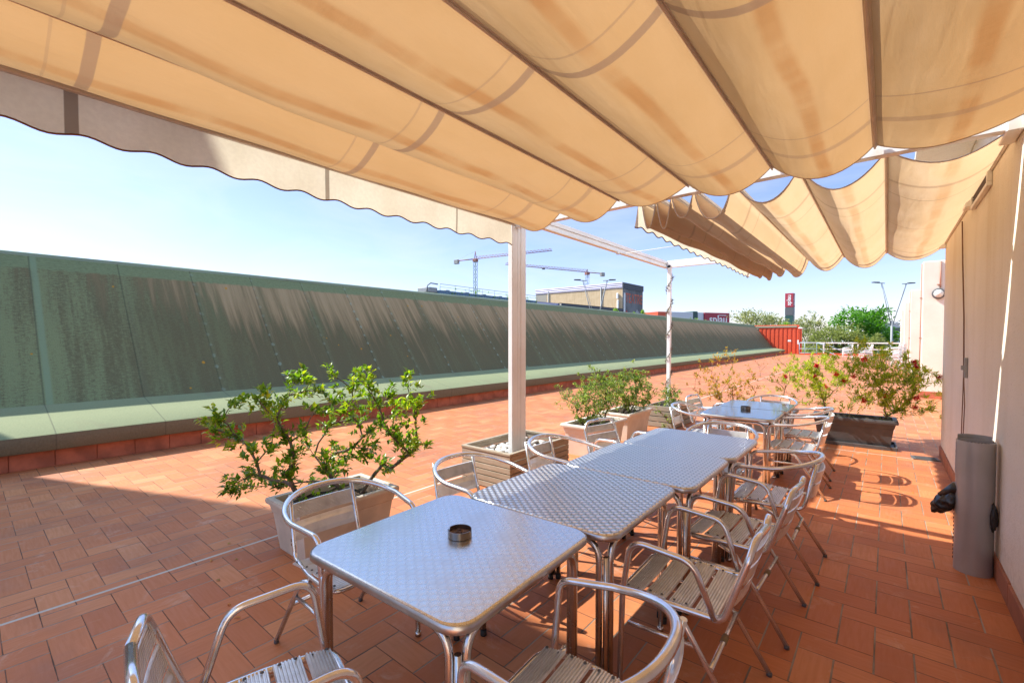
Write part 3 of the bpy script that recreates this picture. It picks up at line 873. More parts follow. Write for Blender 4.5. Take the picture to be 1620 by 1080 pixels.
mb = MB(); mb.bbox(0.535, 0.56, 5.635, 5.665, 1.15, 1.33, 0.004); mb.bbox(0.515, 0.537, 5.64, 5.66, 1.22, 1.26, 0.003); mb.build('cleat', m_galv, wc)

# wall vent
v = thing('wall_vent', 'dark louvred vent with white frame high on the cream wall', 'vent', (WX, 5.05, 2.72))
mb = MB()
for (a, b, c, d) in ((-0.40, 0.40, -0.14, -0.11), (-0.40, 0.40, 0.11, 0.14), (-0.40, -0.37, -0.11, 0.11), (0.37, 0.40, -0.11, 0.11)): mb.bbox(-0.03, -0.001, a, b, c, d, 0.003)
mb.build('frame', m_offwhite, v)
mb = MB()
for k in range(9):
    z = -0.10 + k * 0.025
    mb.box(-0.012, 0.012, -0.37, 0.37, -0.002, 0.002, 0, Matrix.Translation((-0.012, 0, z)) @ Matrix.Rotation(R(40), 4, 'Y'))
mb.box(-0.003, -0.001, -0.37, 0.37, -0.11, 0.11)
mb.build('louvre', m_vent, v)

# ------------------------------------------------------------------ tables
def rounded_rect(w, h, r, n=6):
    pts = []
    for (cx, cy, a0) in ((w / 2 - r, h / 2 - r, 0), (-w / 2 + r, h / 2 - r, 90), (-w / 2 + r, -h / 2 + r, 180), (w / 2 - r, -h / 2 + r, 270)):
        for k in range(n + 1):
            a = R(a0 + 90 * k / n); pts.append((cx + r * math.cos(a), cy + r * math.sin(a)))
    return pts

def make_table(label, x, y, w, d, rz, mtop, group, H=0.71):
    t = thing('cafe_table', label, 'table', (x, y, 0), rz, group)
    r = 0.075
    # top sheet, slightly domed edge, then rim
    mb = MB()
    ring = [(rounded_rect(w - 0.012, d - 0.012, r, 8), H), (rounded_rect(w - 0.002, d - 0.002, r, 8), H - 0.004)]
    p0 = ring[0][0]; n = len(p0)
    vs = [(px, py, H) for px, py in p0] + [(px, py, H - 0.004) for px, py in ring[1][0]]
    mb._add(vs, [tuple(range(n))], False); 
    o = 0
    for k in range(n): mb.f.append((k + n, (k + 1) % n + n, (k + 1) % n, k)); mb.sm.append(True); mb.mi.append(0)
    top = mb.build('tabletop', mtop, t)
    mb = MB()
    prof = [(0.0, H - 0.0035), (0.004, H - 0.006), (0.005, H - 0.026), (0.0, H - 0.032), (-0.02, H - 0.033)]
    vs = []
    for (off, z) in prof:
        for px, py in rounded_rect(w + 2 * off, d + 2 * off, r + off, 8): vs.append((px, py, z))
    fs = []
    for a in range(len(prof) - 1):
        for k in range(n): fs.append((a * n + k, (a + 1) * n + k, (a + 1) * n + (k + 1) % n, a * n + (k + 1) % n))
    mb._add(vs, fs, True); mb.build('rim', m_steel_dark, top)
    mb = MB(); mb.prism(rounded_rect(w - 0.03, d - 0.03, r, 8), H - 0.032, H - 0.012); mb.build('underside', m_grey_dk, top)
    # legs: each corner two tubes bent from the rails along the two edges and a flat spine between
    ix, iy = w / 2 - 0.055, d / 2 - 0.055
    zr = H - 0.052; tr = 0.0145
    for sx in (-1, 1):
        for sy in (-1, 1):
            mb = MB()
            mb.tube(fillet([(0.0, sy * (iy + 0.012), zr), (sx * (ix - 0.022), sy * (iy + 0.012), zr), (sx * (ix - 0.022), sy * (iy + 0.012), 0.02)], 0.085, 8), tr, 10)
            mb.tube(fillet([(sx * (ix + 0.012), 0.0, zr), (sx * (ix + 0.012), sy * (iy - 0.022), zr), (sx * (ix + 0.012), sy * (iy - 0.022), 0.02)], 0.085, 8), tr, 10)
            mb.tube([(sx * (ix + 0.004), sy * (iy + 0.004), 0.02), (sx * (ix + 0.004), sy * (iy + 0.004), zr - 0.06)], 0.011, 8)
            leg = mb.build('leg', m_legs, t)
            ft = MB()
            for (fx, fy) in ((sx * (ix - 0.022), sy * (iy + 0.012)), (sx * (ix + 0.012), sy * (iy - 0.022))): ft.lathe([(0.0, 0.0), (0.016, 0.0), (0.016, 0.03), (0.0, 0.03)], 10, (fx, fy, 0))
            ft.build('foot', m_rubber, leg)
    return t
make_table('nearest square steel table, top worn smooth, with the ashtray on it', -1.295, 1.215, 0.80, 0.785, R(2.5), m_worn, 'steel tables in the long row')
make_table('second steel table from the camera, patterned top, beside the worn one', -1.235, 2.015, 0.80, 0.785, R(1.0), m_scales, 'steel tables in the long row')
make_table('third steel table of the long row, patterned top, beside the wooden planter', -1.175, 2.805, 0.80, 0.775, R(0.5), m_scales, 'steel tables in the long row')
make_table('last patterned steel table at the far end of the long row', -1.155, 3.575, 0.80, 0.755, 0, m_scales, 'steel tables in the long row')
make_table('glossy dark table of the far pair, the nearer one, with a small ashtray', -1.185, 5.32, 0.70, 0.68, R(0.5), m_gloss, 'glossy tables of the far pair')
make_table('glossy dark table of the far pair, the one nearer the flowering planter', -1.175, 6.01, 0.70, 0.68, 0, m_gloss, 'glossy tables of the far pair')

def ashtray(label, x, y, z, r=0.046, h=0.036):
    t = thing('ashtray', label, 'ashtray', (x, y, z), R(20), 'steel ashtrays')
    mb = MB(); n = 48; vs = []; fs = []
    def hh(k): return h - (0.011 if (k % 24) in (0, 1) else 0.0)
    rows = [(r, 0.001, 0), (r, 0.5 * h, 0), (r, None, 0), (r - 0.0025, None, 0), (r - 0.0025, 0.012, 0)]
    for (rr, zz, _) in rows:
        for k in range(n):
            a = 2 * PI * k / n; vs.append((rr * math.cos(a), rr * math.sin(a), hh(k) if zz is None else zz))
    for a in range(len(rows) - 1):
        for k in range(n): fs.append((a * n + k, a * n + (k + 1) % n, (a + 1) * n + (k + 1) % n, (a + 1) * n + k))
    mb._add(vs, fs, False); mb.lathe([(0.0, 0.001), (r, 0.001)], n)
    mb.build('bowl', m_ash, t)
    mb = MB(); mb.lathe([(r - 0.003, 0.012), (0.0, 0.014)], 24)
    for k in range(5):
        a = rnd.uniform(0, 6.28); q = rnd.uniform(0, 0.02)
        mb.tube([(q * math.cos(a), q * math.sin(a), 0.017), (q * math.cos(a) + 0.018 * math.cos(a * 2), q * math.sin(a) + 0.018 * math.sin(a * 2), 0.018)], 0.004, 6)
    mb.build('ash', m_ash_in, t)
ashtray('dark steel ashtray on the nearest worn table', -1.305, 1.258, 0.7105, 0.048, 0.029)
ashtray('steel ashtray on the glossy far table', -1.197, 5.55, 0.7105, 0.05, 0.034)

# ------------------------------------------------------------------ aluminium bistro chairs (local +y is the front)
def ribbed_slat(mb, x0, x1, yc, w, zf, nrib=8, nx=8, th=0.008, dirv=None, dip=0.0):
    """slat across the chair; ribs run along its length"""
    prof = []
    for k in range(nrib):
        a = -w / 2 + w * k / nrib; b = w / nrib
        prof += [(a + b * 0.10, -0.0052), (a + b * 0.26, 0.0), (a + b * 0.66, 0.0), (a + b * 0.82, -0.0052)]
    top = len(prof)
    prof += [(w / 2, -th), (-w / 2, -th)]
    n = len(prof); vs = []; fs = []
    for i in range(nx + 1):
        f = i / nx; x = x0 + (x1 - x0) * f
        s = -dip * (1 - (2 * f - 1) ** 2)
        for (u, h) in prof:
            p = zf(u, x); vs.append((x, p[0] + p[2] * (h + s), p[1] + p[3] * (h + s)))
    for i in range(nx):
        for k in range(n):
            k2 = (k + 1) % n
            fs.append((i * n + k, i * n + k2, (i + 1) * n + k2, (i + 1) * n + k))
    fs.append(tuple(range(n))); fs.append(tuple(nx * n + k for k in reversed(range(n))))
    mb._add(vs, fs, False)

def seat_parts(t, hw, zseat=0.435):
    # four ribbed slats, front one rolled down, rear one dipped
    for k, yc in enumerate((0.158, 0.060, -0.038, -0.136)):
        mb = MB()
        tilt = (-0.20, -0.02, 0.04, 0.10)[k]
        z0 = zseat + (-0.004, 0.004, 0.0, -0.008)[k]
        c, s = math.cos(tilt), math.sin(tilt)
        ribbed_slat(mb, -hw, hw, yc, 0.086, lambda u, x, yc=yc, z0=z0, c=c, s=s: (yc + u * c, z0 + 0.004 + u * s, -s, c), dip=0.006)
        b = mb
        for sx in (-1, 1):
            for du in (-0.024, 0.024): b.lathe([(0.006, 0.0), (0.005, 0.003), (0.0, 0.004)], 8, (sx * (hw - 0.012), yc + du, z0 + 0.0045), 1)
        mb.build('seat_slat', [m_slat, m_grey_dk], t)

def legs_common(t, hw):
    for sx in (-1, 1):
        mb = MB(); mb.tube(fillet([(sx * (hw + 0.012), 0.02, 0.41), (sx * (hw + 0.018), -0.06, 0.38), (sx * (hw + 0.028), -0.30, 0.012)], 0.05), 0.0115, 9)
        lg = mb.build('rear_leg', m_alu, t)
        f = MB(); f.lathe([(0, 0), (0.0122, 0), (0.0122, 0.016), (0, 0.016)], 9, (sx * (hw + 0.028), -0.30, 0)); f.build('foot', m_grey_dk, lg)
    mb = MB()
    mb.tube([(-(hw + 0.022), -0.165, 0.235), (hw + 0.022, -0.165, 0.235)], 0.0105, 8)
    mb.tube([(-(hw + 0.03), 0.165, 0.30), (-(hw + 0.02), -0.11, 0.30)], 0.009, 8)
    mb.tube([(hw + 0.03, 0.165, 0.30), (hw + 0.02, -0.11, 0.30)], 0.009, 8)
    st = mb.build('stretcher', m_alu, t)
    cl = MB(); cl.tube([(-0.03, -0.165, 0.235), (0.02, -0.165, 0.235)], 0.0145, 8); cl.build('clip', m_brown_tube, st)

def back_slats(t, hw, y0, z0, y1, z1, spans, curve=0.03):
    """slats between (y0,z0) low and (y1,z1) high, bowed backwards"""
    L = math.hypot(y1 - y0, z1 - z0); dy, dz = (y1 - y0) / L, (z1 - z0) / L
    for (a, b, ribs) in spans:
        mb = MB(); w = b - a; mid = (a + b) / 2
        def zf(u, x, mid=mid):
            bow = -curve * (1 - (x / hw) ** 2)
            return (y0 + dy * (mid + u) + bow * dz, z0 + dz * (mid + u) - bow * dy, dz, -dy)
        ribbed_slat(mb, -hw, hw, 0, w, zf, nrib=ribs, nx=10)
        mb.build('back_slat', m_backslat, t)

def make_chair_loop(name='loop_back_chair'):
    t = empty(name)
    hw = 0.205
    # one tube: front foot, arm, round back, arm, front foot
    half = [(0.248, 0.195, 0.012), (0.246, 0.185, 0.40), (0.252, 0.165, 0.655), (0.262, 0.03, 0.667)]
    pts = fillet(half, [0, 0.2, 0.055, 0.1], 7)[:-1]
    loop = []
    for k in range(29):
        a = PI * k / 28
        ca, sa = math.cos(a), math.sin(a)
        loop.append(Vector((0.278 * (abs(ca) ** 0.88) * (1 if ca >= 0 else -1), -0.02 - 0.275 * (sa ** 0.92), 0.674 + 0.058 * sa ** 1.2)))
    left = [Vector((-p.x, p.y, p.z)) for p in reversed(pts)]
    path = pts + loop + left
    rr = [0.0125] * len(pts) + [0.0125 + 0.003 * math.sin(PI * k / 28) for k in range(29)] + [0.0125] * len(left)
    mb = MB(); mb.tube(path, rr, 12); fr = mb.build('arm_frame', m_alu, t)
    f = MB()
    for sx in (-1, 1): f.lathe([(0, 0), (0.0155, 0), (0.0155, 0.022), (0, 0.022)], 10, (sx * 0.248, 0.195, 0))
    f.build('foot', m_legs, fr)
    # seat rail with the uprights of the back
    sr = fillet([(0.165, -0.282, 0.722), (0.175, -0.215, 0.425), (0.212, 0.0, 0.425), (0.212, 0.205, 0.412), (-0.212, 0.205, 0.412), (-0.212, 0.0, 0.425), (-0.175, -0.215, 0.425), (-0.165, -0.282, 0.722)], [0, 0.05, 0.1, 0.07, 0.07, 0.1, 0.05, 0], 6)
    mb = MB(); mb.tube(sr, 0.0105, 9)
    for sx in (-1, 1): mb.tube([(sx * 0.205, 0.13, 0.424), (sx * 0.243, 0.14, 0.424)], 0.012, 8)
    mb.build('seat_frame', m_alu, t)
    seat_parts(t, hw); legs_common(t, hw)
    back_slats(t, 0.166, -0.222, 0.455, -0.277, 0.682, [(0.045, 0.135, 1), (0.15, 0.225, 10)], 0.028)
    return t

def make_chair_arch(name='arch_arm_chair'):
    t = empty(name)
    hw = 0.205
    # back and seat are one closed frame with round shoulders
    top = 0.75
    sr = [(0.0, -0.315, top), (0.155, -0.300, top - 0.004), (0.198, -0.285, top - 0.07), (0.205, -0.20, 0.425), (0.212, 0.0, 0.425), (0.212, 0.205, 0.412), (-0.212, 0.205, 0.412), (-0.212, 0.0, 0.425), (-0.205, -0.20, 0.425), (-0.198, -0.285, top - 0.07), (-0.155, -0.300, top - 0.004), (0.0, -0.315, top)]
    mb = MB(); mb.tube(fillet(sr, [0, 0.06, 0.06, 0.05, 0.1, 0.07, 0.07, 0.1, 0.05, 0.06, 0.06, 0], 6), 0.0135, 10); mb.build('seat_frame', m_alu, t)
    for sx in (-1, 1):
        mb = MB()
        mb.tube(fillet([(sx * 0.25, 0.195, 0.012), (sx * 0.247, 0.185, 0.42), (sx * 0.252, 0.150, 0.66), (sx * 0.250, -0.10, 0.64), (sx * 0.222, -0.175, 0.43)], [0, 0.2, 0.075, 0.085, 0], 8), 0.0125, 10)
        ar = mb.build('arm', m_alu, t)
        f = MB(); f.lathe([(0, 0), (0.0155, 0), (0.0155, 0.022), (0, 0.022)], 10, (sx * 0.25, 0.195, 0)); f.build('foot', m_legs, ar)
    seat_parts(t, hw); legs_common(t, hw)
    back_slats(t, 0.192, -0.215, 0.455, -0.292, 0.722, [(0.035, 0.105, 1), (0.12, 0.19, 8), (0.205, 0.265, 7)], 0.022)
    return t

protoA, protoB = make_chair_loop(), make_chair_arch()
used = {'A': False, 'B': False}
GR = {'L': 'chairs along the planter side', 'R': 'chairs along the wall side', 'E': 'chairs at the table ends'}
# kind, x, y, heading of the front (deg, 0 = +y, 90 = -x), label, group
chairs = [
 ('B', -1.325, 0.555, -15, 'arch-armed aluminium chair at the near head of the worn table, bottom left of the photo', 'E'),
 ('A', -0.695, 1.085, 93, 'nearest round-backed aluminium chair on the wall side, in the bottom foreground', 'R'),
 ('B', -0.67, 2.02, 92, 'arch-armed aluminium chair on the wall side, just behind the foreground round-backed one', 'R'),
 ('B', -0.64, 2.76, 88, 'second arch-armed aluminium chair along the wall side', 'R'),
 ('A', -0.60, 3.52, 90, 'round-backed aluminium chair on the wall side at the far end of the long row', 'R'),
 ('A', -2.00, 1.20, -90, 'round-backed aluminium chair in front of the beige planter with the big bush', 'L'),
 ('A', -1.88, 2.02, -92, 'round-backed aluminium chair left of the wooden planter, beside the second table', 'L'),
 ('A', -1.80, 2.86, -88, 'round-backed aluminium chair in front of the right side of the wooden planter', 'L'),
 ('B', -1.74, 3.66, -104, 'square-backed aluminium chair in front of the first cream planter', 'L'),
 ('A', -1.09, 4.12, 180, 'round-backed aluminium chair at the far head of the long row', 'E'),
 ('A', -1.62, 5.32, -86, 'round-backed slatted chair left of the nearer glossy table', 'L'),
 ('B', -1.66, 6.08, -97, 'square-backed chair left of the farther glossy table', 'L'),
 ('A', -0.71, 5.28, 90, 'round-backed chair right of the nearer glossy table', 'R'),
 ('A', -0.73, 6.02, 90, 'round-backed chair right of the farther glossy table, beside the black planter', 'R'),
 ('A', -1.13, 6.62, 180, 'round-backed chair at the far end of the glossy tables', 'E'),
]
for (k, x, y, hd, lab, g) in chairs:
    p = {'A': protoA, 'B': protoB}[k]
    o = p if not used[k] else copy_tree(p)
    used[k] = True
    o.location = (x, y, 0); o.rotation_euler = (0, 0, R(hd))
    tag(o, lab, 'chair', GR[g])

# ------------------------------------------------------------------ planters
def trough(t, w, d, h, mat, rim=0.03, taper=0.06, wall=0.02, soil=0.05, rimh=0.05, band=True):
    """tapered trough, local x = width, y = depth, open top with soil"""
    mb = MB()
    def ring(a, b, z): return [(-a / 2, -b / 2, z), (a / 2, -b / 2, z), (a / 2, b / 2, z), (-a / 2, b / 2, z)]
    lv = [ring(w - 2 * taper, d - 2 * taper, 0.0)]
    if band:
        q = 0.70
        lv += [ring(w - 2 * taper * (1 - q), d - 2 * taper * (1 - q), h * q), ring(w - 2 * taper * (1 - q) + 0.012, d - 2 * taper * (1 - q) + 0.012, h * q + 0.006)]
    lv += [ring(w + (0.012 if band else 0), d + (0.012 if band else 0), h - rimh), ring(w + 2 * rim, d + 2 * rim, h - rimh + 0.004), ring(w + 2 * rim + 0.008, d + 2 * rim + 0.008, h - rimh * 0.5), ring(w + 2 * rim, d + 2 * rim, h - 0.004), ring(w + rim, d + rim, h), ring(w - 2 * wall, d - 2 * wall, h - 0.004), ring(w - 2 * wall - 0.01, d - 2 * wall - 0.01, h - soil - 0.03)]
    vs = [p for r_ in lv for p in r_]; fs = [(3, 2, 1, 0)]
    for a in range(len(lv) - 1):
        for k in range(4): fs.append((a * 4 + k, a * 4 + (k + 1) % 4, (a + 1) * 4 + (k + 1) % 4, (a + 1) * 4 + k))
    mb._add(vs, fs, False); body = mb.build('trough', mat, t)
    so = MB(); nx, ny = 22, 10; vs = []; fs = []
    for j in range(ny + 1):
        for i in range(nx + 1):
            vs.append(((i / nx - .5) * (w - 2 * wall - 0.006), (j / ny - .5) * (d - 2 * wall - 0.006), h - soil + rnd.uniform(-.012, .012)))
    for j in range(ny):
        for i in range(nx): a = j * (nx + 1) + i; fs.append((a, a + 1, a + nx + 2, a + nx + 1))
    so._add(vs, fs, True); so.build('soil', m_soil, t)
    return body

def slatted_box(t, w, d, h, mat, nrow, gap=0.008, th=0.022, cap=True):
    rows = (h - (0.03 if cap else 0)) / nrow
    for face in range(4):
        mb = MB()
        for k in range(nrow):
            z0, z1 = k * rows + gap / 2 + 0.004, (k + 1) * rows - gap / 2 + 0.004
            e = rnd.uniform(-0.002, 0.002)
            if face == 0: mb.bbox(-w / 2, w / 2, -d / 2 + e, -d / 2 + th + e, z0, z1, 0.003)
            if face == 1: mb.bbox(-w / 2, w / 2, d / 2 - th + e, d / 2 + e, z0, z1, 0.003)
            if face == 2: mb.bbox(-w / 2 + e, -w / 2 + th + e, -d / 2 + th + .004, d / 2 - th - .004, z0, z1, 0.003)
            if face == 3: mb.bbox(w / 2 - th + e, w / 2 + e, -d / 2 + th + .004, d / 2 - th - .004, z0, z1, 0.003)
        mb.build('slat_panel', mat, t)
    mb = MB()
    for sx in (-1, 1):
        for sy in (-1, 1): mb.bbox(sx * (w / 2 - th - .006) - .02, sx * (w / 2 - th - .006) + .02, sy * (d / 2 - th - .006) - .02, sy * (d / 2 - th - .006) + .02, 0, h - .04, .003)
    mb.build('corner_posts', mat, t)
    if cap:
        mb = MB(); q = 0.035
        mb.bbox(-w / 2 - .006, w / 2 + .006, -d / 2 - .006, -d / 2 + q, h - .026, h, .004); mb.bbox(-w / 2 - .006, w / 2 + .006, d / 2 - q, d / 2 + .006, h - .026, h, .004)
        mb.bbox(-w / 2 - .006, -w / 2 + q, -d / 2 + q + .002, d / 2 - q - .002, h - .026, h, .004); mb.bbox(w / 2 - q, w / 2 + .006, -d / 2 + q + .002, d / 2 - q - .002, h - .026, h, .004)
        mb.build('cap_rail', mat, t)

# plants ----------------------------------------------------------------------
def add_leaf(mb, p, d, up, L, W, fold=0.25, curl=0.15):
    d = d.normalized(); s = d.cross(up)
    if s.length < 1e-3: s = d.cross(Vector((1, 0, 0.1)))
    s.normalize(); n = s.cross(d).normalized()
    a = p; m1 = p + d * (L * 0.42) ; tip = p + d * L - n * (L * curl)
    mb._add([a, m1 + s * (W / 2) + n * (W * fold), tip, m1 - s * (W / 2) + n * (W * fold), m1],
            [(0, 1, 4), (4, 1, 2), (0, 4, 3), (4, 2, 3)], True)

def add_rosette(mb, p, d, n, L, W, spread=1.1, jit=0.02):
    d = d.normalized()
    for k in range(n):
        a = 2.4 * k + rnd.uniform(0, .8)
        o = d.orthogonal().normalized(); q = Matrix.Rotation(a, 3, d)
        el = rnd.uniform(0.25, spread)
        v = (d * math.cos(el) + (q @ o) * math.sin(el)).normalized()
        l = L * rnd.uniform(0.5, 1.25)
        pp = p - d * rnd.uniform(0, jit * 2) + Vector((rnd.uniform(-jit, jit), rnd.uniform(-jit, jit), rnd.uniform(-jit, jit)))
        add_leaf(mb, pp, v, Vector((0, 0, 1)) + Vector((rnd.uniform(-.5, .5), rnd.uniform(-.5, .5), 0)), l, W * l / L)

def twig_tree(bases, clusters, r0=0.012, rmin=0.0016, mid=0.5, wig=0.03):
    """joins every leaf cluster to the nearest part of the growing plant; returns stems and tip directions"""
    nodes = [Vector(b) for b in bases]; par = [-1] * len(nodes); dist = [0.0] * len(nodes)
    cl = sorted(clusters, key=lambda c: min((Vector(c) - nodes[b]).length for b in range(len(bases))))
    tips = []
    for c in cl:
        c = Vector(c); best = 1e9; bi = 0
        for i, nd in enumerate(nodes):
            L = (c - nd).length
            if nd.z > c.z + 0.05: L += 2.0 * (nd.z - c.z)
            cost = L + 0.45 * dist[i] * 0.6
            if cost < best: best = cost; bi = i
        p = nodes[bi]; seg = (c - p).length; k = max(1, int(seg / 0.07)); last = bi
        for q in range(1, k + 1):
            f = q / k
            sag = 0.18 * seg * f * (1 - f)
            nd = p.lerp(c, f) + Vector((0, 0, sag)) + (Vector((rnd.uniform(-1, 1), rnd.uniform(-1, 1), rnd.uniform(-1, 1))) * wig * 0.35 if q < k else Vector())
            nodes.append(nd); par.append(last); dist.append(dist[last] + seg / k); last = len(nodes) - 1
        tips.append(last)
    w = [0] * len(nodes)
    for t in tips:
        i = t
        while i >= 0: w[i] += 1; i = par[i]
    mx = max(w)
    rad = [max(rmin, r0 * (x / mx) ** 0.5) for x in w]
    kids = {}
    for i, p in enumerate(par):
        if p >= 0: kids.setdefault(p, []).append(i)
    mb = MB()
    def chain(start, first):
        path = [start, first] if start is not None else [first]
        cur = path[-1]
        while kids.get(cur):
            ks = sorted(kids[cur], key=lambda q: -w[q])
            for o in ks[1:]: todo.append((cur, o))
            cur = ks[0]; path.append(cur)
        rr = [rad[i] for i in path]
        if start is not None: rr[0] = rad[path[1]]
        mb.tube([nodes[i] for i in path], rr, 6 if rr[0] > 0.004 else 4)
    todo = []
    for b in range(len(bases)):
        if w[b]: chain(None, b)
    while todo:
        s, f = todo.pop(); chain(s, f)
    dirs = []
    for t in tips:
        d = nodes[t] - nodes[par[t]] if par[t] >= 0 else Vector((0, 0, 1))
        dirs.append((nodes[t], d.normalized(), nodes, par, t))
    return mb, dirs

def plant(t, bases, clusters, mleaf, mbark, L, W, nleaf, r0=0.012, along=0.5, extra=None, spread=1.2, wig=0.03, sub=(4, 7), crad=0.065):
    """parts 'stems' and foliage under thing t; coordinates local to t"""
    st, tips = twig_tree(bases, clusters, r0, wig=wig)
    st.build('stems', mbark, t)
    lf = MB()
    for (p, d, nodes, par, ti) in tips:
        for q in range(rnd.randint(*sub)):
            o = Vector((rnd.gauss(0, 1), rnd.gauss(0, 1), rnd.gauss(0, .9))) * crad if q else Vector()
            add_rosette(lf, p + o, (d + o * 6 + Vector((0, 0, 0.5))).normalized(), nleaf if isinstance(nleaf, int) else rnd.randint(*nleaf), L, W, spread)
        i = ti; k = 0
        while par[i] >= 0 and k < 3:
            i = par[i]; k += 1
            if rnd.random() < along: add_rosette(lf, nodes[i], (d + Vector((rnd.uniform(-.6, .6), rnd.uniform(-.6, .6), .4))).normalized(), rnd.randint(2, 4), L, W, 1.5, 0.01)
    return lf, tips

def blob(n, c, r, seed, low=-1.0, shell=0.35):
    q = random.Random(seed); out = []
    while len(out) < n:
        v = Vector((q.uniform(-1, 1), q.uniform(-1, 1), q.uniform(low, 1)))
        if shell < v.length <= 1: out.append((c[0] + v.x * r[0], c[1] + v.y * r[1], c[2] + v.z * r[2]))
    return out

# 1 big bush in the beige trough
BX, BY = -3.14, 1.75
b1 = thing('planter_trough', 'beige plastic trough planter with a rusty drain hole, holding the big bush', 'planter', (BX, BY, 0), 0)
body = trough(b1, 0.47, 0.72, 0.37, m_beige, 0.022, 0.045, 0.02, 0.055, 0.045)
mb = MB(); mb.box(-0.018, 0.018, -0.004, 0.004, -0.026, 0.026, 0, Matrix.Translation((0.03, -0.327, 0.135))); mb.build('drain_hole', m_rubber, body)
mb = MB(); mb.box(-0.028, 0.028, -0.002, 0.002, -0.055, 0.034, 0, Matrix.Translation((0.03, -0.3245, 0.133))); mb.build('rust_stain', simple('rust_stain', (0.34, 0.20, 0.10), 0.9, var=0.4, scale=40), body)
CL1 = [(-3.59,1.14,.95),(-3.82,1.17,.84),(-3.59,1.24,1.04),(-3.77,1.25,.8),(-3.71,1.31,.76),(-3.28,1.27,1.1),(-3.2,1.3,1.02),(-3.61,1.56,.94),(-3.41,1.29,.71),(-3.49,1.2,.49),(-3.92,1.39,.33),(-3.54,1.33,.51),(-3.64,1.51,.4),(-3.52,1.36,.6),(-3.53,1.47,.69),(-3.18,1.41,.86),(-3.4,1.59,1.19),(-3.49,1.68,1.08),(-3.38,1.53,1.08),(-3.36,1.7,1.19),(-3.28,1.71,1.11),(-2.96,1.53,1.02),(-3.25,1.8,1.22),(-3.13,1.78,1.08),(-2.87,1.78,1.23),(-2.69,1.74,1.2),(-3.19,1.93,1.11),(-2.77,1.99,1.09),(-2.8,2.15,1.15),(-2.85,2.22,1.02),(-2.72,2.2,.99),(-2.83,2.26,.9),(-2.77,1.92,.88),(-3.05,1.99,.79),(-3.02,1.76,.97),(-3.23,1.94,.86),(-3.33,1.82,.83),(-3.04,1.48,.87),(-3.12,1.44,.7),(-3.16,1.46,.63),(-3.51,1.72,.67),(-3.12,1.66,.61),(-3.15,1.77,.65),(-2.9,1.74,.68),(-2.94,1.86,.7),(-2.82,1.87,.71),(-2.73,1.93,.83),(-2.77,2.06,.72),(-2.72,2.1,.78),(-2.82,2.25,.65),(-2.75,2.14,.63),(-3.02,2.09,.52),(-2.95,2.1,.49),(-3.32,1.9,.51),(-3.24,1.73,.51),(-3.18,1.41,.57),(-3.62,1.55,.34),(-3.42,1.79,.38),(-2.94,2.16,.93),(-2.89,1.95,1.05),(-3.07,1.91,.86),(-2.75,1.82,1.1)]
pb = thing('bush', 'broad leafy green bush with bare lower twigs growing in the beige trough', 'bush', (BX, BY, 0.31))
cl = [(x - BX, y - BY, z - 0.31) for x, y, z in CL1]
lf, _ = plant(pb, [(-0.06, -0.22, 0.0), (0.02, 0.08, 0.0), (0.06, 0.18, 0.0)], cl, m_leaf_bush, m_bark, 0.052, 0.026, (10, 15), 0.017, 0.7, sub=(4, 7), crad=0.05)
for k in range(14): add_rosette(lf, Vector((rnd.uniform(-.05, .18), rnd.uniform(-.3, -.02), rnd.uniform(0.02, .08))), Vector((rnd.uniform(-.5, .5), rnd.uniform(-.5, .5), 1)), 5, 0.05, 0.024)
lf.build('leaves', m_leaf_bush, pb)

# 2 slatted wooden planter round the wide post
w1 = thing('wooden_planter', 'weathered slatted wooden planter box around the foot of the wide white post', 'planter', (-3.105, 3.87, 0))
slatted_box(w1, 0.66, 1.05, 0.385, m_wood, 6)
mb = MB(); mb.box(-0.30, 0.30, -0.49, 0.49, 0.10, 0.26); mb.build('fill', m_soil, w1)
mb = MB()
for k in range(120):
    x, y = rnd.uniform(-.27, .27), rnd.uniform(-.46, .46)
    if abs(x - 0.075) < 0.06 and abs(y + 0.12) < 0.18: continue
    r_ = rnd.uniform(0.022, 0.042)
    pr = [(0.001, -0.6), (0.8, -0.35), (1, 0.1), (0.7, 0.5), (0.001, 0.65)]
    mb.lathe([(a * r_, b * r_) for a, b in pr], 8, (x, y, 0.275 + rnd.uniform(0, .03)))
tag(mb.build('pebbles', m_pebble, None, (-3.105, 3.87, 0)), 'white pebbles filling the slatted wooden planter', 'pebbles', None, 'stuff')

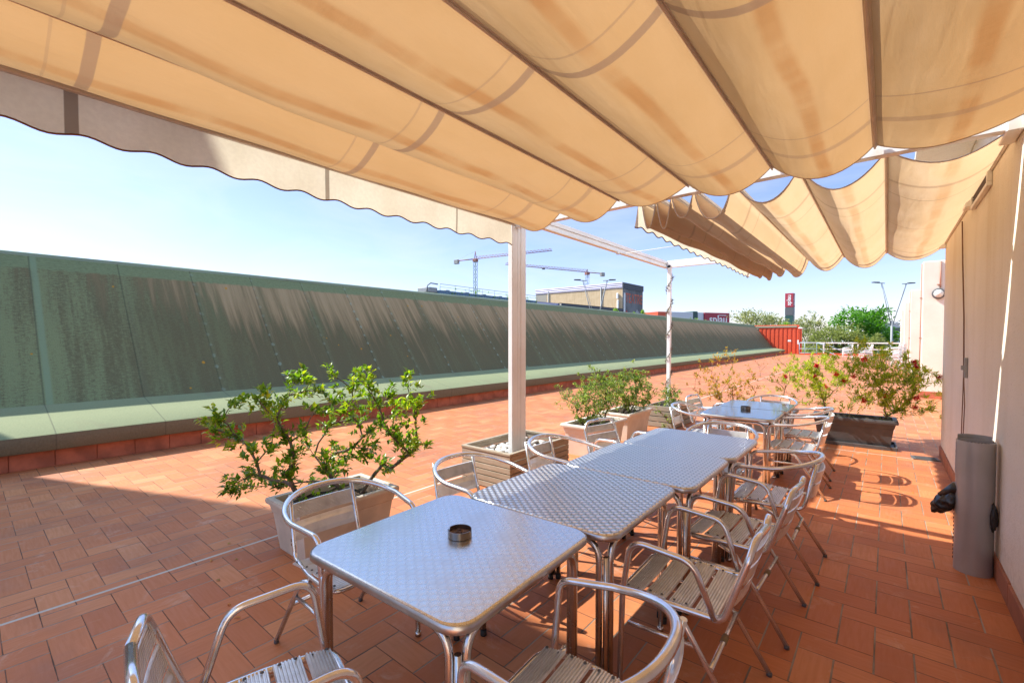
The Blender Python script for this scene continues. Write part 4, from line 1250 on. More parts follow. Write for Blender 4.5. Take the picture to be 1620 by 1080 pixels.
# 3 two cream troughs with shrubs
for k, (x, y, w, d, h, lab, lab2) in enumerate(((-3.0, 5.40, 0.44, 0.86, 0.40, 'cream trough planter nearer the camera, with a small dark-stemmed shrub', 'greyish leafy shrub in the nearer cream trough, tangled with dry stems'),
                                              (-3.06, 6.50, 0.42, 0.80, 0.41, 'cream trough planter farther back, behind the first cream one', 'rounded light green shrub in the farther cream trough'))):
    t = thing('planter_trough', lab, 'planter', (x, y, 0), 0, 'cream plastic troughs')
    trough(t, w, d, h, m_cream, 0.03, 0.045, 0.02, 0.05, 0.045)
    s = thing('shrub', lab2, 'shrub', (x, y, h - 0.05), 0, 'shrubs in the cream troughs')
    if k == 0:
        c_ = blob(64, (-0.02, -0.02, 0.34), (0.30, 0.42, 0.33), 5, -0.9) + [(-0.35, -0.30, 0.42), (-0.30, -0.34, 0.36), (-0.08, 0.12, 0.72), (-0.02, 0.02, 0.66), (0.02, 0.18, 0.62)]
        lf, _ = plant(s, [(-.05, -.25, 0), (0, -.1, 0), (.05, .05, 0), (-.04, .2, 0)], c_, m_leaf_pot, m_bark, 0.040, 0.017, (8, 13), 0.011, 0.8)
        lf.build('leaves', m_leaf_pot, s)
        g = MB()
        for p in blob(26, (0.05, 0.12, 0.36), (0.24, 0.28, 0.30), 8): add_rosette(g, Vector(p), Vector((rnd.uniform(-1, 1), rnd.uniform(-1, 1), .6)), 8, 0.035, 0.012, 1.5)
        g.build('dry_leaves', m_leaf_grey, s)
    else:
        c_ = blob(84, (0.02, 0.0, 0.36), (0.36, 0.46, 0.32), 9, -0.8)
        lf, _ = plant(s, [(-.03, -.08, 0), (0.03, .04, 0), (0, .1, 0)], c_, m_leaf_lime, m_bark, 0.042, 0.019, (9, 14), 0.013, 0.7)
        lf.build('leaves', m_leaf_pot, s)

# 4 old wooden planter at the thin post, with a trailing plant
w2 = thing('wooden_planter', 'old grey wooden plank planter at the foot of the thin far post', 'planter', (-2.92, 7.95, 0))
slatted_box(w2, 0.50, 0.95, 0.36, m_wood2, 4, 0.012, 0.024, False)
mb = MB(); mb.box(-0.22, 0.22, -0.44, 0.44, 0.1, 0.30); mb.build('soil', m_soil, w2)
s = thing('trailing_plant', 'small trailing plant spilling grey stems over the old plank planter', 'plant', (-2.92, 7.95, 0.30))
lf, _ = plant(s, [(-.1, -.3, 0), (.05, -.1, 0)], blob(16, (0.0, -0.12, 0.14), (0.20, 0.25, 0.17), 3, -0.2) + [(0.22, -.50, -0.02), (0.2, -.52, -0.16), (0.1, -.54, -0.25), (-.05, -.52, .05)], m_leaf_pot, m_bark_pale, 0.045, 0.02, (7, 11), 0.008, 0.6)
lf.build('leaves', m_leaf_pot, s)
# garland round the thin post
g = thing('garland', 'dry wiry garland with dark leaves twisted around the thin white post', 'garland', (-2.96, 7.96, 0))
mb = MB(); lf = MB(); pts = []
for k in range(150):
    f = k / 149; a = f * 2 * PI * 5.5
    rr = 0.05 + 0.012 * math.sin(k * 1.7)
    pts.append(Vector((math.cos(a) * rr, math.sin(a) * rr, 0.45 + f * 2.3)))
mb.tube(pts, 0.006, 5)
for k in range(0, 150, 1):
    for q in range(2 if k % 3 else 5):
        d = Vector((rnd.uniform(-1, 1), rnd.uniform(-1, 1), rnd.uniform(-.8, .8)))
        add_leaf(lf, pts[k], d, Vector((0, 0, 1)), rnd.uniform(.03, .06), 0.012)
mb.build('wire', m_bark, g); lf.build('leaves', m_leaf_grey, g)

# 5 black troughs at the end of the terrace furniture
bp = thing('planter_trough', 'large charcoal plastic trough with tray, holding the red-flowered bush', 'planter', (-0.345, 8.07, 0), R(2), 'charcoal troughs')
trough(bp, 0.90, 0.40, 0.40, m_black_pl, 0.03, 0.05, 0.02, 0.04, 0.055)
mb = MB(); mb.bbox(-0.46, 0.46, -0.21, 0.21, 0.002, 0.018, 0.004)
for (a, b, c, d) in ((-0.48, 0.48, -0.225, -0.205), (-0.48, 0.48, 0.205, 0.225), (-0.48, -0.46, -0.205, 0.205), (0.46, 0.48, -0.205, 0.205)): mb.bbox(a, b, c, d, 0.0, 0.05, 0.004)
mb.build('tray', m_black_pl, bp)
bb = thing('bottlebrush_bush', 'bottlebrush bush with red brush flowers in the charcoal trough', 'bush', (-0.345, 8.07, 0.36))
c_ = blob(120, (0.05, 0.0, 0.50), (0.95, 0.42, 0.54), 21, -0.75, 0.15) + [(0.95, -.1, .42), (1.1, -.05, .36), (-0.85, 0, .52), (-0.95, -.1, .36), (0.1, 0, 1.08), (0.02, 0, 1.0), (0.35, 0, 0.95), (-0.3, 0, .95)]
lf, tips = plant(bb, [(-.33, 0, 0), (-.2, .03, 0), (-.05, -.02, 0), (.1, .02, 0), (.24, 0, 0), (.3, .03, 0)], c_, m_leaf_bb, m_bark_pale, 0.068, 0.017, (10, 15), 0.012, 0.75, spread=1.35, wig=0.05)
lf.build('leaves', m_leaf_bb, bb)
fl = MB()
for (p, d, _a, _b, _c) in rnd.sample([t_ for t_ in tips if t_[0].y < .12], 17):
    dd = (d + Vector((0, -.3, .3))).normalized(); o = dd.orthogonal().normalized()
    L_ = rnd.uniform(.045, .075); base = p + dd * .01 + Vector((0, -.04, 0))
    for k in range(110):
        a = rnd.uniform(0, 2 * PI); f = rnd.random(); q = Matrix.Rotation(a, 3, dd) @ o
        st = base + dd * (L_ * f); e = st + q * rnd.uniform(.026, .042) + dd * .006
        sd = dd * 0.0022
        fl._add([st - sd, st + sd, e + sd * .8, e - sd * .8], [(0, 1, 2, 3)])
fl.build('flowers', m_flower, bb)
bp2 = thing('planter_trough', 'charcoal trough half hidden behind the glossy tables, with the reddish bush', 'planter', (-1.62, 8.12, 0), 0, 'charcoal troughs')
trough(bp2, 1.10, 0.36, 0.40, m_black_pl, 0.03, 0.05, 0.02, 0.04, 0.055)
ab = thing('autumn_bush', 'loose bush with yellow and reddish leaves behind the glossy tables', 'bush', (-1.95, 8.12, 0.36))
c_ = blob(34, (-0.05, 0, 0.28), (0.46, 0.3, 0.30), 31, -0.8, 0.2) + [(-0.28, 0, .82), (-0.33, 0, .74), (-.20, 0, .78), (-.10, 0, .92), (-.05, 0, .80), (.02, 0, .78), (-.5, 0, .60), (-.58, 0, .48), (.25, 0, .62), (.3, 0, .5), (.22, 0, .44), (-.62, 0, .25), (-.52, 0, .2)]
lf, _ = plant(ab, [(-.08, 0, 0), (0, .03, 0), (.1, 0, 0)], c_, m_leaf_aut, m_bark_pale, 0.045, 0.02, (5, 10), 0.009, 0.45)
lf.build('leaves', m_leaf_aut, ab)
tw = thing('dry_twigs', 'nearly bare dry twigs standing in the charcoal trough beside the reddish bush', 'plant', (-1.35, 8.12, 0.36))
c_ = [(-.28, 0, .78), (-.20, .03, .62), (-.12, 0, .70), (-.02, 0, .86), (.06, .02, .80), (.12, 0, .74), (.22, 0, .66), (.30, 0, .50), (-.1, 0, .5), (.16, 0, .4), (.0, 0, .55), (-.33, 0, .56), (.2, .03, .82), (.10, 0, .9)]
lf, _ = plant(tw, [(-.16, 0, 0), (-.02, .02, 0), (.06, 0, 0)], c_, m_leaf_aut, m_bark_pale, 0.032, 0.013, (1, 4), 0.006, 0.25, wig=0.06)
lf.build('leaves', m_leaf_aut, tw)

lt = MB()
for k in range(34):
    x, y = (rnd.uniform(-3.9, -2.6), rnd.uniform(0.9, 3.0)) if k < 22 else (rnd.uniform(-1.2, .4), rnd.uniform(5.5, 7.6))
    a = rnd.uniform(0, 6.28)
    add_leaf(lt, Vector((x, y, 0.004)), Vector((math.cos(a), math.sin(a), 0.12)), Vector((0, 0, 1)), rnd.uniform(.025, .05), .016)
tag(lt.build('fallen_leaves', m_leaf_aut), 'few fallen leaves scattered on the tiles near the planters', 'fallen leaves', None, 'stuff')

# ------------------------------------------------------------------ floor drain, bin
mb = MB(); mb.bbox(-0.13, 0.13, -0.09, 0.09, 0.0, 0.012, 0.003)
for k in range(6): mb.bbox(-0.10, 0.10, -0.07 + k * 0.026, -0.058 + k * 0.026, 0.0125, 0.017, 0.001)
dr = mb.build('floor_drain', m_grey_dk, None, (0.40, 7.62, 0)); dr.rotation_euler = (0, 0, R(8))
tag(dr, 'dark floor drain cover lying askew by the foot of the wall', 'drain')

bn = thing('litter_bin', 'grey half-round steel litter bin standing against the cream wall', 'bin', (0.455, 4.13, 0), 0)
mb = MB()
A0, A1_ = R(-178), R(60)
mb.lathe([(0.092, 0.0), (0.092, 0.845)], 36, (0, 0, 0), 0, R(-200), R(30)); 
mb.lathe([(0.088, 0.845), (0.088, 0.0)], 36, (0, 0, 0), 0, R(-200), R(30)); mb.lathe([(0.092, 0.845), (0.088, 0.845)], 36, (0, 0, 0), 0, R(-200), R(30))
mb.build('shell', m_bin, bn)
mb = MB(); mb.lathe([(0.084, 0.02), (0.084, 0.87)], 30, (0, 0.02, 0), 0, R(20), R(180)); mb.box(-0.08, 0.084, 0.03, 0.036, 0.02, 0.85)
mb.build('back_plate', m_bin, bn)
mb = MB(); mb.lathe([(0.0, 0.80), (0.087, 0.80)], 28); mb.build('lid', m_vent, bn)
mb = MB()
for k in range(9): mb.box(-0.07 + k * 0.016, -0.063 + k * 0.016, -0.04, 0.05, 0.802, 0.83)
mb.build('grille', m_black_pl, bn)
mb = MB(); mb.lathe([(0.0935, 0.62), (0.0935, 0.82)], 8, (0, 0, 0), 0, R(-205), R(-172)); mb.build('notice', simple('pale_notice', (0.55, 0.52, 0.52), 0.6, var=0.35, scale=60), bn)
mb = MB()
for k in range(14):
    for q in range(3):
        a = R(-203 + q * 7); z = 0.06 + k * 0.026
        mb.box(-0.003, 0.003, -0.003, 0.003, -0.005, 0.005, 0, Matrix.Translation((0.093 * math.cos(a), 0.093 * math.sin(a), z)))
mb.build('perforation', m_rubber, bn)
def crumple(name, c, r, seed, par):
    bm = bmesh.new(); bmesh.ops.create_icosphere(bm, subdivisions=4, radius=1.0)
    q = random.Random(seed)
    ax = [(Vector((q.gauss(0, 1), q.gauss(0, 1), q.gauss(0, 1))).normalized(), q.uniform(3, 9), q.uniform(0, 6)) for _ in range(9)]
    for v in bm.verts:
        h = 1 + sum(0.085 * abs(math.sin(v.co.dot(a) * f + p)) for a, f, p in ax) - 0.4
        v.co = Vector((v.co.x * r[0] * h, v.co.y * r[1] * h, v.co.z * r[2] * h))
    me = bpy.data.meshes.new(name); bm.to_mesh(me); bm.free()
    for p in me.polygons: p.use_smooth = True
    me.materials.append(m_bag)
    o = bpy.data.objects.new(name, me); col.objects.link(o); o.location = c; o.parent = par
    return o
bag = thing('bin_bag', 'black plastic bag hanging out of the slot of the grey bin', 'bag', (0.455, 4.13, 0.45))
b_ = crumple('bag_end', (-0.122, 0.02, -0.02), (0.05, 0.045, 0.10), 4, bag); b_.rotation_euler = (0, R(38), 0)
b_ = crumple('bag_end', (0.078, -0.05, -0.07), (0.02, 0.025, 0.08), 5, bag)
mb = MB(); mb.tube([(-0.16, 0.02, 0.0), (-0.09, 0.01, 0.07), (0.0, 0.0, 0.05), (0.07, -0.03, -0.03)], [0.02, 0.04, 0.05, 0.03], 10); mb.build('bag_body', m_bag, bag)

# ------------------------------------------------------------------ end of the terrace: red ribbed screen, railing, stacked chairs
rc = thing('red_ribbed_screen', 'bright red ribbed metal end screen closing the green upstand', 'screen', (-8.0, 50.5, 0))
mb = MB()
x = -1.75
while x < 1.50:
    mb.bbox(x, x + 0.22, -0.07, 0.0, 0.03, 2.50, 0.02); mb.box(x + 0.22, x + 0.36, -0.02, 0.0, 0.03, 2.50); x += 0.36
mb.build('ribbed_panel', m_red, rc)
mb = MB(); mb.bbox(-3.0, 1.62, -0.10, 0.3, 2.50, 2.78, 0.02); mb.bbox(1.50, 1.62, -0.09, 0.3, 0.0, 2.50, 0.02); mb.build('frame', m_red, rc)
mb = MB(); mb.bbox(-2.4, 1.45, -0.13, -0.102, 2.54, 2.68, 0.01); mb.build('gutter', mat_felt_plain('gutter_felt', (0.25, 0.30, 0.22), (0.3, 0.36, 0.26), False), rc)
mb = MB(); mb.bbox(0.72, 0.98, -0.085, -0.072, 1.18, 1.36, 0.003); mb.build('notice', m_sign_white, rc)
mb = MB(); mb.bbox(1.50, 1.62, -0.115, -0.092, 0.95, 1.35, 0.003); mb.build('notice', m_sign_white, rc)
mb = MB(); mb.bbox(1.55, 1.62, -0.10, -0.04, 2.44, 2.52, 0.01); mb.tube([(1.62, -.07, 2.48), (1.95, -.10, 2.44)], 0.07, 10); mb.build('floodlight', m_sign_white, rc)

rl = thing('railing', 'white tubular railing across the far end of the terrace', 'railing', (0, 50.0, 0))
for x in (-4.4, -1.9, 0.95):
    mb = MB(); mb.bbox(x - .05, x + .05, -.05, .05, 0, 1.04, .006); mb.build('post', m_offwhite, rl)
mb = MB(); mb.bbox(-6.2, 4.0, -.045, .045, 1.04, 1.14, .006); mb.bbox(-4.4, 4.0, -.03, .03, 0.50, 0.57, .006); mb.build('rails', m_offwhite, rl)
mb = MB(); mb.bbox(-6.2, 4.0, -.12, .12, 0, 0.16, .01); mb.build('kerb', m_red, rl)
sr_ = thing('stair_rail', 'pale blue steel stair railing descending at the end of the terrace', 'railing', (-4.9, 49.4, 0))
mb = MB()
for x in (-1.3, -0.9, 0.05): mb.tube([(x, 0, 0), (x, 0, 1.1)], .03, 6)
for z in (.16, .55, 1.1): mb.tube([(-1.3, 0, z), (0.05, 0, z)], .03, 6)
mb.tube([(0.05, 0, 1.1), (1.0, 0, .82), (3.2, 0, -0.3)], .035, 6); mb.tube([(0.3, 0, .55), (3.2, 0, -0.8)], .03, 6)
mb.build('rails', m_rail_blue, sr_)

def plastic_chair():
    t = empty('plastic_chair')
    mb = MB(); mb.bbox(-.22, .22, -.20, .22, .40, .425, .008); mb.build('seat', m_plast_chair, t)
    mb = MB(); 
    for k in range(7): mb.bbox(-.20 + k * .06, -.165 + k * .06, -.25, -.235, .45, .82, .003)
    mb.tube(fillet([(-.25, -.20, .44), (-.25, -.25, .85), (.25, -.25, .85), (.25, -.20, .44)], .08), .016, 6); mb.build('backrest', m_plast_chair, t)
    for sx in (-1, 1):
        mb = MB(); mb.tube(fillet([(sx * .25, .22, 0), (sx * .24, .20, .62), (sx * .25, -.24, .66)], .05), .018, 6); mb.build('arm', m_plast_chair, t)
        mb = MB(); mb.tube([(sx * .25, -.26, 0), (sx * .23, -.20, .42)], .02, 6); mb.build('leg', m_plast_chair, t)
    return t
pc = plastic_chair(); first = True
stacks = [(0.35, 24.5, 80), (0.30, 26.2, 70), (-0.9, 33.0, 120), (-1.8, 34.0, 100)]
names = ['stack by the nearest lamp fin wall', 'stack just beyond it', 'middle stack behind the red-flowered bush', 'leftmost stack near the railing']
ords = ['lowest', 'second', 'third', 'topmost']
for k, (x, y, h) in enumerate(stacks):
    for q in range(4 if k < 2 else 3):
        o = pc if first else copy_tree(pc); first = False
        o.location = (x, y, q * 0.15); o.rotation_euler = (0, 0, R(h))
        nm = ords[q] if not (k >= 2 and q == 2) else 'topmost'
        tag(o, 'white plastic garden chair, %s of the %s' % (nm, names[k]), 'chair', 'stacked white plastic chairs')

# ------------------------------------------------------------------ far buildings
def frame_matrix(a, b):
    """local x along a->b (horizontal), local z up, origin a"""
    d = (b - a); d.z = 0; d.normalize()
    n = Vector((-d.y, d.x, 0))
    return Matrix(((d.x, n.x, 0, a.x), (d.y, n.y, 0, a.y), (0, 0, 1, 0), (0, 0, 0, 1))), (b - a).length
def place(name, label, cat, a, b, group=None):
    m, L = frame_matrix(Vector((a.x, a.y, 0)), Vector((b.x, b.y, 0)))
    t = thing(name, label, cat, (a.x, a.y, 0), math.atan2(m[1][0], m[0][0]), group)
    return t, L
G0 = -6.0
# theatre: corner K, tan face to the left, mural face to the right
K = at(985, 446, 110); Lf = at(848, 458, 127); Rt = at(1022, 453.5, 118)
th, LA = place('theatre_building', 'tan theatre block with lilac fascia and a grey end wall painted TEATRE', 'building', Lf, K)
ztop = K.z
LB = (Vector((Rt.x, Rt.y, 0)) - Vector((K.x, K.y, 0))).length
mb = MB(); mb.box(0, LA, 0, LB, G0, ztop - 1.4); wl = mb.build('wall', m_tan, th)
mb = MB(); mb.bbox(-0.1, LA, -0.15, 0.2, ztop - 1.4, ztop, 0.03); mb.build('fascia', m_lilac, th)
mb = MB(); mb.bbox(LA + 0.003, LA + 0.22, -0.15, LB + 0.1, ztop - 1.5, ztop - .06, 0.03); mb.bbox(0, LA, 0.2, LB, ztop - 1.4, ztop - .2, .03); mb.build('roof_edge', m_dkclad, th)
mb = MB(); mb.box(LA, LA + 0.05, 0.0, LB, G0, ztop - 1.5); mu = mb.build('mural_wall', m_mural, th)
MW = Matrix.Translation((LA + 0.07, LB * 0.55, ztop - 3.8)) @ Matrix.Rotation(R(90), 4, 'Z') @ Matrix.Rotation(R(90), 4, 'X')
text_mesh('mural_lettering', 'TEATRE', m_mural_txt, mu, 3.3, MW, 0.02, LB * 0.86 / 11.6)
mb = MB()
for k in range(5):
    p0 = Vector((LA + 0.08, 0.8 + k * 0.95, ztop - 8.9 - 0.4 * k)); p1 = p0 + Vector((0, 1.5, 2.1 - 0.35 * k))
    mb.tube([p0, p0.lerp(p1, .5), p1], [0.42, 0.5, 0.38], 8)
mb.v = [(LA + 0.055 + (v[0] - LA - 0.08) * 0.05, v[1], v[2]) for v in mb.v]
mb.build('mural_hands', m_mural_red, mu)
mb = MB(); mb.prism([(LB * .62, ztop - 10), (LB * .9, ztop - 10), (LB * .86, ztop - 7.2), (LB * .70, ztop - 6.2), (LB * .58, ztop - 7.6)], 0, 0.012, 0, Matrix.Translation((LA + 0.052, 0, 0)) @ Matrix.Rotation(R(90), 4, 'Z') @ Matrix.Rotation(R(90), 4, 'X'))
mb.build('mural_patch', m_mural_pale, mu)
mb = MB(); mb.bbox(0.05, 3.6, -0.03, 0.0, G0, ztop - 1.42, 0.01); mb.build('grey_panel', simple('grey_block_wall', (0.36, 0.33, 0.27), 0.9), th)
for fx in (0.165, 0.78):
    mb = MB(); mb.tube([(LA * fx, -0.16, G0), (LA * fx, -0.16, ztop - 0.9)], 0.14, 8); mb.build('downpipe', m_galv, th)
for (fx, z0, z1) in ((0.945, ztop - 4.0, ztop - 2.6), (0.95, ztop - 7.2, ztop - 4.3), (0.80, ztop - 8.0, ztop - 6.6), (0.90, ztop - 7.6, ztop - 6.2), (0.87, ztop - 8.2, ztop - 7.2)):
    mb = MB(); mb.bbox(LA * fx, LA * fx + 0.5, -0.5, -0.1, z0, z1, 0.08); mb.build('antenna_panel', m_offwhite, th)
mb = MB(); mb.bbox(LA + 0.1, LA + 0.5, 0.2, 0.6, ztop - 7.2, ztop - 2.6, 0.08); mb.build('antenna_panel', m_offwhite, th)
# low annex in front
Ka = at(888, 479, 84); La = at(846, 481, 88); Ra = at(985, 490, 100)
an, LL = place('annex_building', 'low annex with lilac and dark grey corrugated cladding in front of the theatre', 'building', Ka, Ra)
mb = MB(); mb.box(0, LL, 0.0, 8, G0, Ka.z); mb.build('dark_cladding', m_dkclad, an)
mb = MB(); mb.box(-7.0, -0.004, 0.6, 8, G0, Ka.z - .05); mb.build('lilac_cladding', m_lilac, an)
# blue building with roof railing
Ba = at(697, 470, 62); Bb = at(850, 478, 80)
bl, LL = place('blue_building', 'blue ribbed-metal building with a roof railing beyond the green upstand', 'building', Ba, Bb)
zt = at(750, 465.5, 68).z
mb = MB(); mb.box(0, LL, 0, 10, G0, zt); mb.build('ribbed_wall', m_blue, bl)
mb = MB()
for k in range(9): mb.tube([(LL * k / 8, .1, zt), (LL * k / 8, .1, zt + .85)], .03, 5)
mb.tube([(0, .1, zt + .85), (LL, .1, zt + .85)], .04, 5); mb.tube([(0, .1, zt + .45), (LL, .1, zt + .45)], .025, 5)
for k in range(5): mb.bbox(LL * (.08 + .17 * k), LL * (.08 + .17 * k) + .7, .8, 1.3, zt, zt + .25, .03)
mb.build('roof_railing', m_galv, bl)
mb = MB(); mb.tube([(-1.6, 1, zt - .4), (-1.5, 1, zt + .55), (-.9, 1, zt + .95), (.4, 1, zt + .9)], .10, 6); mb.bbox(-1.5, 0, .6, 3, zt - .3, zt + .35, .05); mb.build('stair_hood', m_galv, bl)
mbl = MB()
for k in range(40): add_rosette(mbl, Vector((rnd.uniform(1, LL), .0, zt + rnd.uniform(-.5, .5))), Vector((rnd.uniform(-1, 1), -1, 1)), 6, .35, .10)
wv = mbl.build('roof_weeds', m_leaf_lime); wv.matrix_world = Matrix.Translation((Ba.x, Ba.y, 0)) @ Matrix.Rotation(bl.rotation_euler.z, 4, 'Z')
tag(wv, 'sparse weeds growing along the roof edge of the blue building', 'weeds', None, 'stuff')

# shopping-centre block and its sign tower
Sa = at(1041, 492.5, 150); Sb = at(1153, 493.5, 160)
sp, LL = place('retail_building', 'long low retail block in red, grey and dark green panels with a white sign lettering', 'building', Sa, Sb)
zt = Sa.z; fr = [(0, .125, m_red), (.127, .48, m_pale_panel), (.482, .545, m_green_panel), (.547, .63, m_pale_panel), (.632, 1.0, m_crimson)]
for (a, b, m) in fr:
    mb = MB(); mb.bbox(LL * a, LL * b, 0 if m != m_crimson else -.4, 20, G0, zt + (0 if m != m_green_panel else .35), .05); o = mb.build('wall_panel', m, sp)
MW = Matrix.Translation((LL * .83, -.46, zt - 2.35)) @ Matrix.Rotation(R(90), 4, 'X')
text_mesh('sign_lettering', 'splau', m_sign_white, sp, 3.9, MW, 0.04)
mb = MB(); mb.box(LL * .84, LL * .95, -.44, -.41, zt - .95, zt - .75); mb.build('sign_strapline', m_sign_white, sp)
# tower seen on its corner
T0 = at(1250, 464, 118)
tw_ = thing('sign_tower', 'tall square sign tower, crimson above and black below, with vertical white lettering', 'sign tower', (T0.x, T0.y, 0), math.atan2(_rt.y, _rt.x) + R(45))
s2 = 0.93; zt = T0.z; zm = at(1250, 486, 118).z
mb = MB(); mb.bbox(-s2, s2, -s2, s2, zm, zt, .04); mb.build('sign_box', m_crimson, tw_)
zl = zm
for k in range(3):
    mb = MB(); mb.bbox(-s2 + .02, s2 - .02, -s2 + .02, s2 - .02, zl - 2.1, zl - .06, .03); mb.build('black_box', m_grey_dk if k == 0 else m_green_panel, tw_); zl -= 2.1
mb = MB(); mb.box(-s2 + .1, s2 - .1, -s2 + .1, s2 - .1, G0, zl); mb.build('shaft', m_green_panel, tw_)
zc = (zt + zm) / 2
text_mesh('sign_lettering', 'splau', m_sign_white, tw_, 1.35, Matrix.Translation((-s2 - .03, 0, zc)) @ Matrix.Rotation(R(-90), 4, 'Z') @ Matrix.Rotation(R(90), 4, 'X') @ Matrix.Rotation(R(90), 4, 'Z'), .02)
text_mesh('sign_lettering', 'splau', m_sign_white, tw_, 1.35, Matrix.Translation((0, -s2 - .03, zc)) @ Matrix.Rotation(R(90), 4, 'X') @ Matrix.Rotation(R(90), 4, 'Z'), .02)
# white block behind the trees at right
Wa = at(1366, 512, 120); Wb = at(1436, 512, 120)
wbk, LL = place('white_office_block', 'white flat-roofed block with a dark window band behind the trees at right', 'building', Wa, Wb)
mb = MB(); mb.bbox(0, LL, 0, 12, G0, Wa.z, .05); mb.build('wall', m_pale_panel, wbk)
mb = MB(); mb.bbox(0.2, LL - .2, -.05, 0, Wa.z - 2.1, Wa.z - 1.0, .02); mb.build('window_band', m_grey_dk, wbk)
mb = MB(); mb.bbox(-.3, LL + .3, -.4, 12.3, Wa.z + .003, Wa.z + .3, .05); mb.build('roof', m_offwhite, wbk)

# ------------------------------------------------------------------ V-shaped street lamps
def v_lamp(label, joint, ha, hb, base_z):
    t = thing('street_lamp', label, 'street lamp', (joint.x, joint.y, base_z), 0, 'twin-arm street lamps')
    o = Vector((joint.x, joint.y, base_z))
    mb = MB(); mb.tube([(0, 0, 0), (0, 0, joint.z - base_z)], .13, 8); mb.build('pole', m_galv, t)
    for h in (ha, hb):
        mb = MB(); mb.tube([joint - o - Vector((0, 0, 1.0)), h - o], [.07, .045], 6); mb.tube([joint - o - Vector((0, 0, .4)) + _rt * .2, h - o + _rt * .12], .03, 5); a = mb.build('arm', m_galv, t)
        sg = 1 if (h - joint).dot(_rt) > 0 else -1
        mb = MB(); c = h - o; d = _rt * sg
        mb.tube([c - d * .5, c + d * 0.9 + Vector((0, 0, .08))], .05, 5); mb.bbox(-.45, .45, -.18, .18, -.06, .08, .03, 0, Matrix.Translation(c + d * .75 + Vector((0, 0, .12))) @ Matrix.Rotation(YAW, 4, 'Z'))
        mb.build('lamp_head', m_grey_dk, t)
    mb = MB(); mb.tube([joint - o + Vector((0, 0, -.1)), joint - o + _rt * .9 + Vector((0, 0, -.3))], .04, 5)
    for a, b in (((0, .42), (.42, 0)), ((.42, 0), (0, -.42)), ((0, -.42), (-.42, 0)), ((-.42, 0), (0, .42))): mb.tube([joint - o + _rt * (.95 + a[0]) + Vector((0, 0, a[1] - .35)), joint - o + _rt * (.95 + b[0]) + Vector((0, 0, b[1] - .35))], .05, 5)
    mb.build('emblem_frame', m_offwhite, t)
v_lamp('twin-arm V street lamp standing between the trees and the fin walls', at(1411, 507, 62), at(1394, 448, 62), at(1433, 449, 62), G0)
v_lamp('twin-arm V street lamp in front of the tan theatre', at(942, 510, 62), at(922, 444, 62), at(960, 444, 62), G0)

# ------------------------------------------------------------------ tower cranes
def crane(label, base, hj, ha, ang, jib, cj, mmast, mjib):
    t = thing('tower_crane', label, 'crane', (base.x, base.y, G0), ang, 'tower cranes')
    H = hj - G0; w = .6
    mb = MB()
    for sx in (-w, w):
        for sy in (-w, w): mb.tube([(sx, sy, 0), (sx, sy, H)], .10, 4)
    z = 0; k = 0
    while z < H - 1.5:
        for (a, b) in (((-w, -w), (w, -w)), ((w, -w), (w, w)), ((w, w), (-w, w)), ((-w, w), (-w, -w))):
            p, q = (a, b) if k % 2 else (b, a); mb.tube([(p[0], p[1], z), (q[0], q[1], z + 1.6)], .07, 4)
        z += 1.6; k += 1
    mb.build('mast', mmast, t)
    mb = MB(); mb.tube([(-.5, 0, H), (0, 0, H + ha)], .16, 4); mb.tube([(.5, 0, H), (0, 0, H + ha)], .16, 4); mb.bbox(-.9, .9, -.9, .9, H - 1.2, H, .1); mb.build('cab_head', m_crane_red, t)
    mb = MB(); hh = 1.0
    for s in (-.5, .5): mb.tube([(0, s, H), (jib, s, H)], .08, 4)
    mb.tube([(0, 0, H + hh), (jib, 0, H + hh * .6)], .05, 4)
    x = 0
    while x < jib - 1.5:
        for s in (-.5, .5): mb.tube([(x, s, H), (x + .8, 0, H + hh)], .045, 4); mb.tube([(x + .8, 0, H + hh), (x + 1.6, s, H)], .045, 4)
        x += 1.6
    mb.build('jib', mjib, t)
    mb = MB()
    for s in (-.5, .5): mb.tube([(0, s, H), (-cj, s, H)], .12, 4)
    mb.build('counter_jib', m_crane_red, t)
    mb = MB(); mb.bbox(-cj - .3, -cj + 1.8, -.7, .7, H - 1.3, H + .5, .1); mb.build('counterweight', m_crane_grey, t)
    mb = MB(); mb.tube([(0, 0, H + ha), (jib * .62, 0, H + hh)], .03, 4); mb.tube([(0, 0, H + ha), (-cj, 0, H)], .03, 4); mb.build('tie_cables', m_crane_grey, t)
    mb = MB(); mb.bbox(jib * .55, jib * .55 + 1.2, -.4, .4, H - .6, H - .1, .05); mb.build('trolley', m_grey_dk, t)
    return t
c1 = at(752, 409.5, 190); tip1 = at(873, 395, 172); cj1 = at(722, 413, 196)
crane('farther-left tower crane with green mast and long jib pointing right', c1, c1.z, 3.2, math.atan2(tip1.y - c1.y, tip1.x - c1.x), (Vector((tip1.x, tip1.y)) - Vector((c1.x, c1.y))).length, (Vector((cj1.x, cj1.y)) - Vector((c1.x, c1.y))).length, m_crane_green, m_crane_red)
c2 = at(929, 430.5, 210); tip2 = at(800, 419.5, 188); cj2 = at(955, 432.5, 215)
crane('tower crane with blue mast rising behind the theatre, jib pointing left', c2, c2.z, 1.4, math.atan2(tip2.y - c2.y, tip2.x - c2.x), (Vector((tip2.x, tip2.y)) - Vector((c2.x, c2.y))).length, (Vector((cj2.x, cj2.y)) - Vector((c2.x, c2.y))).length, m_crane_blue, m_crane_red)

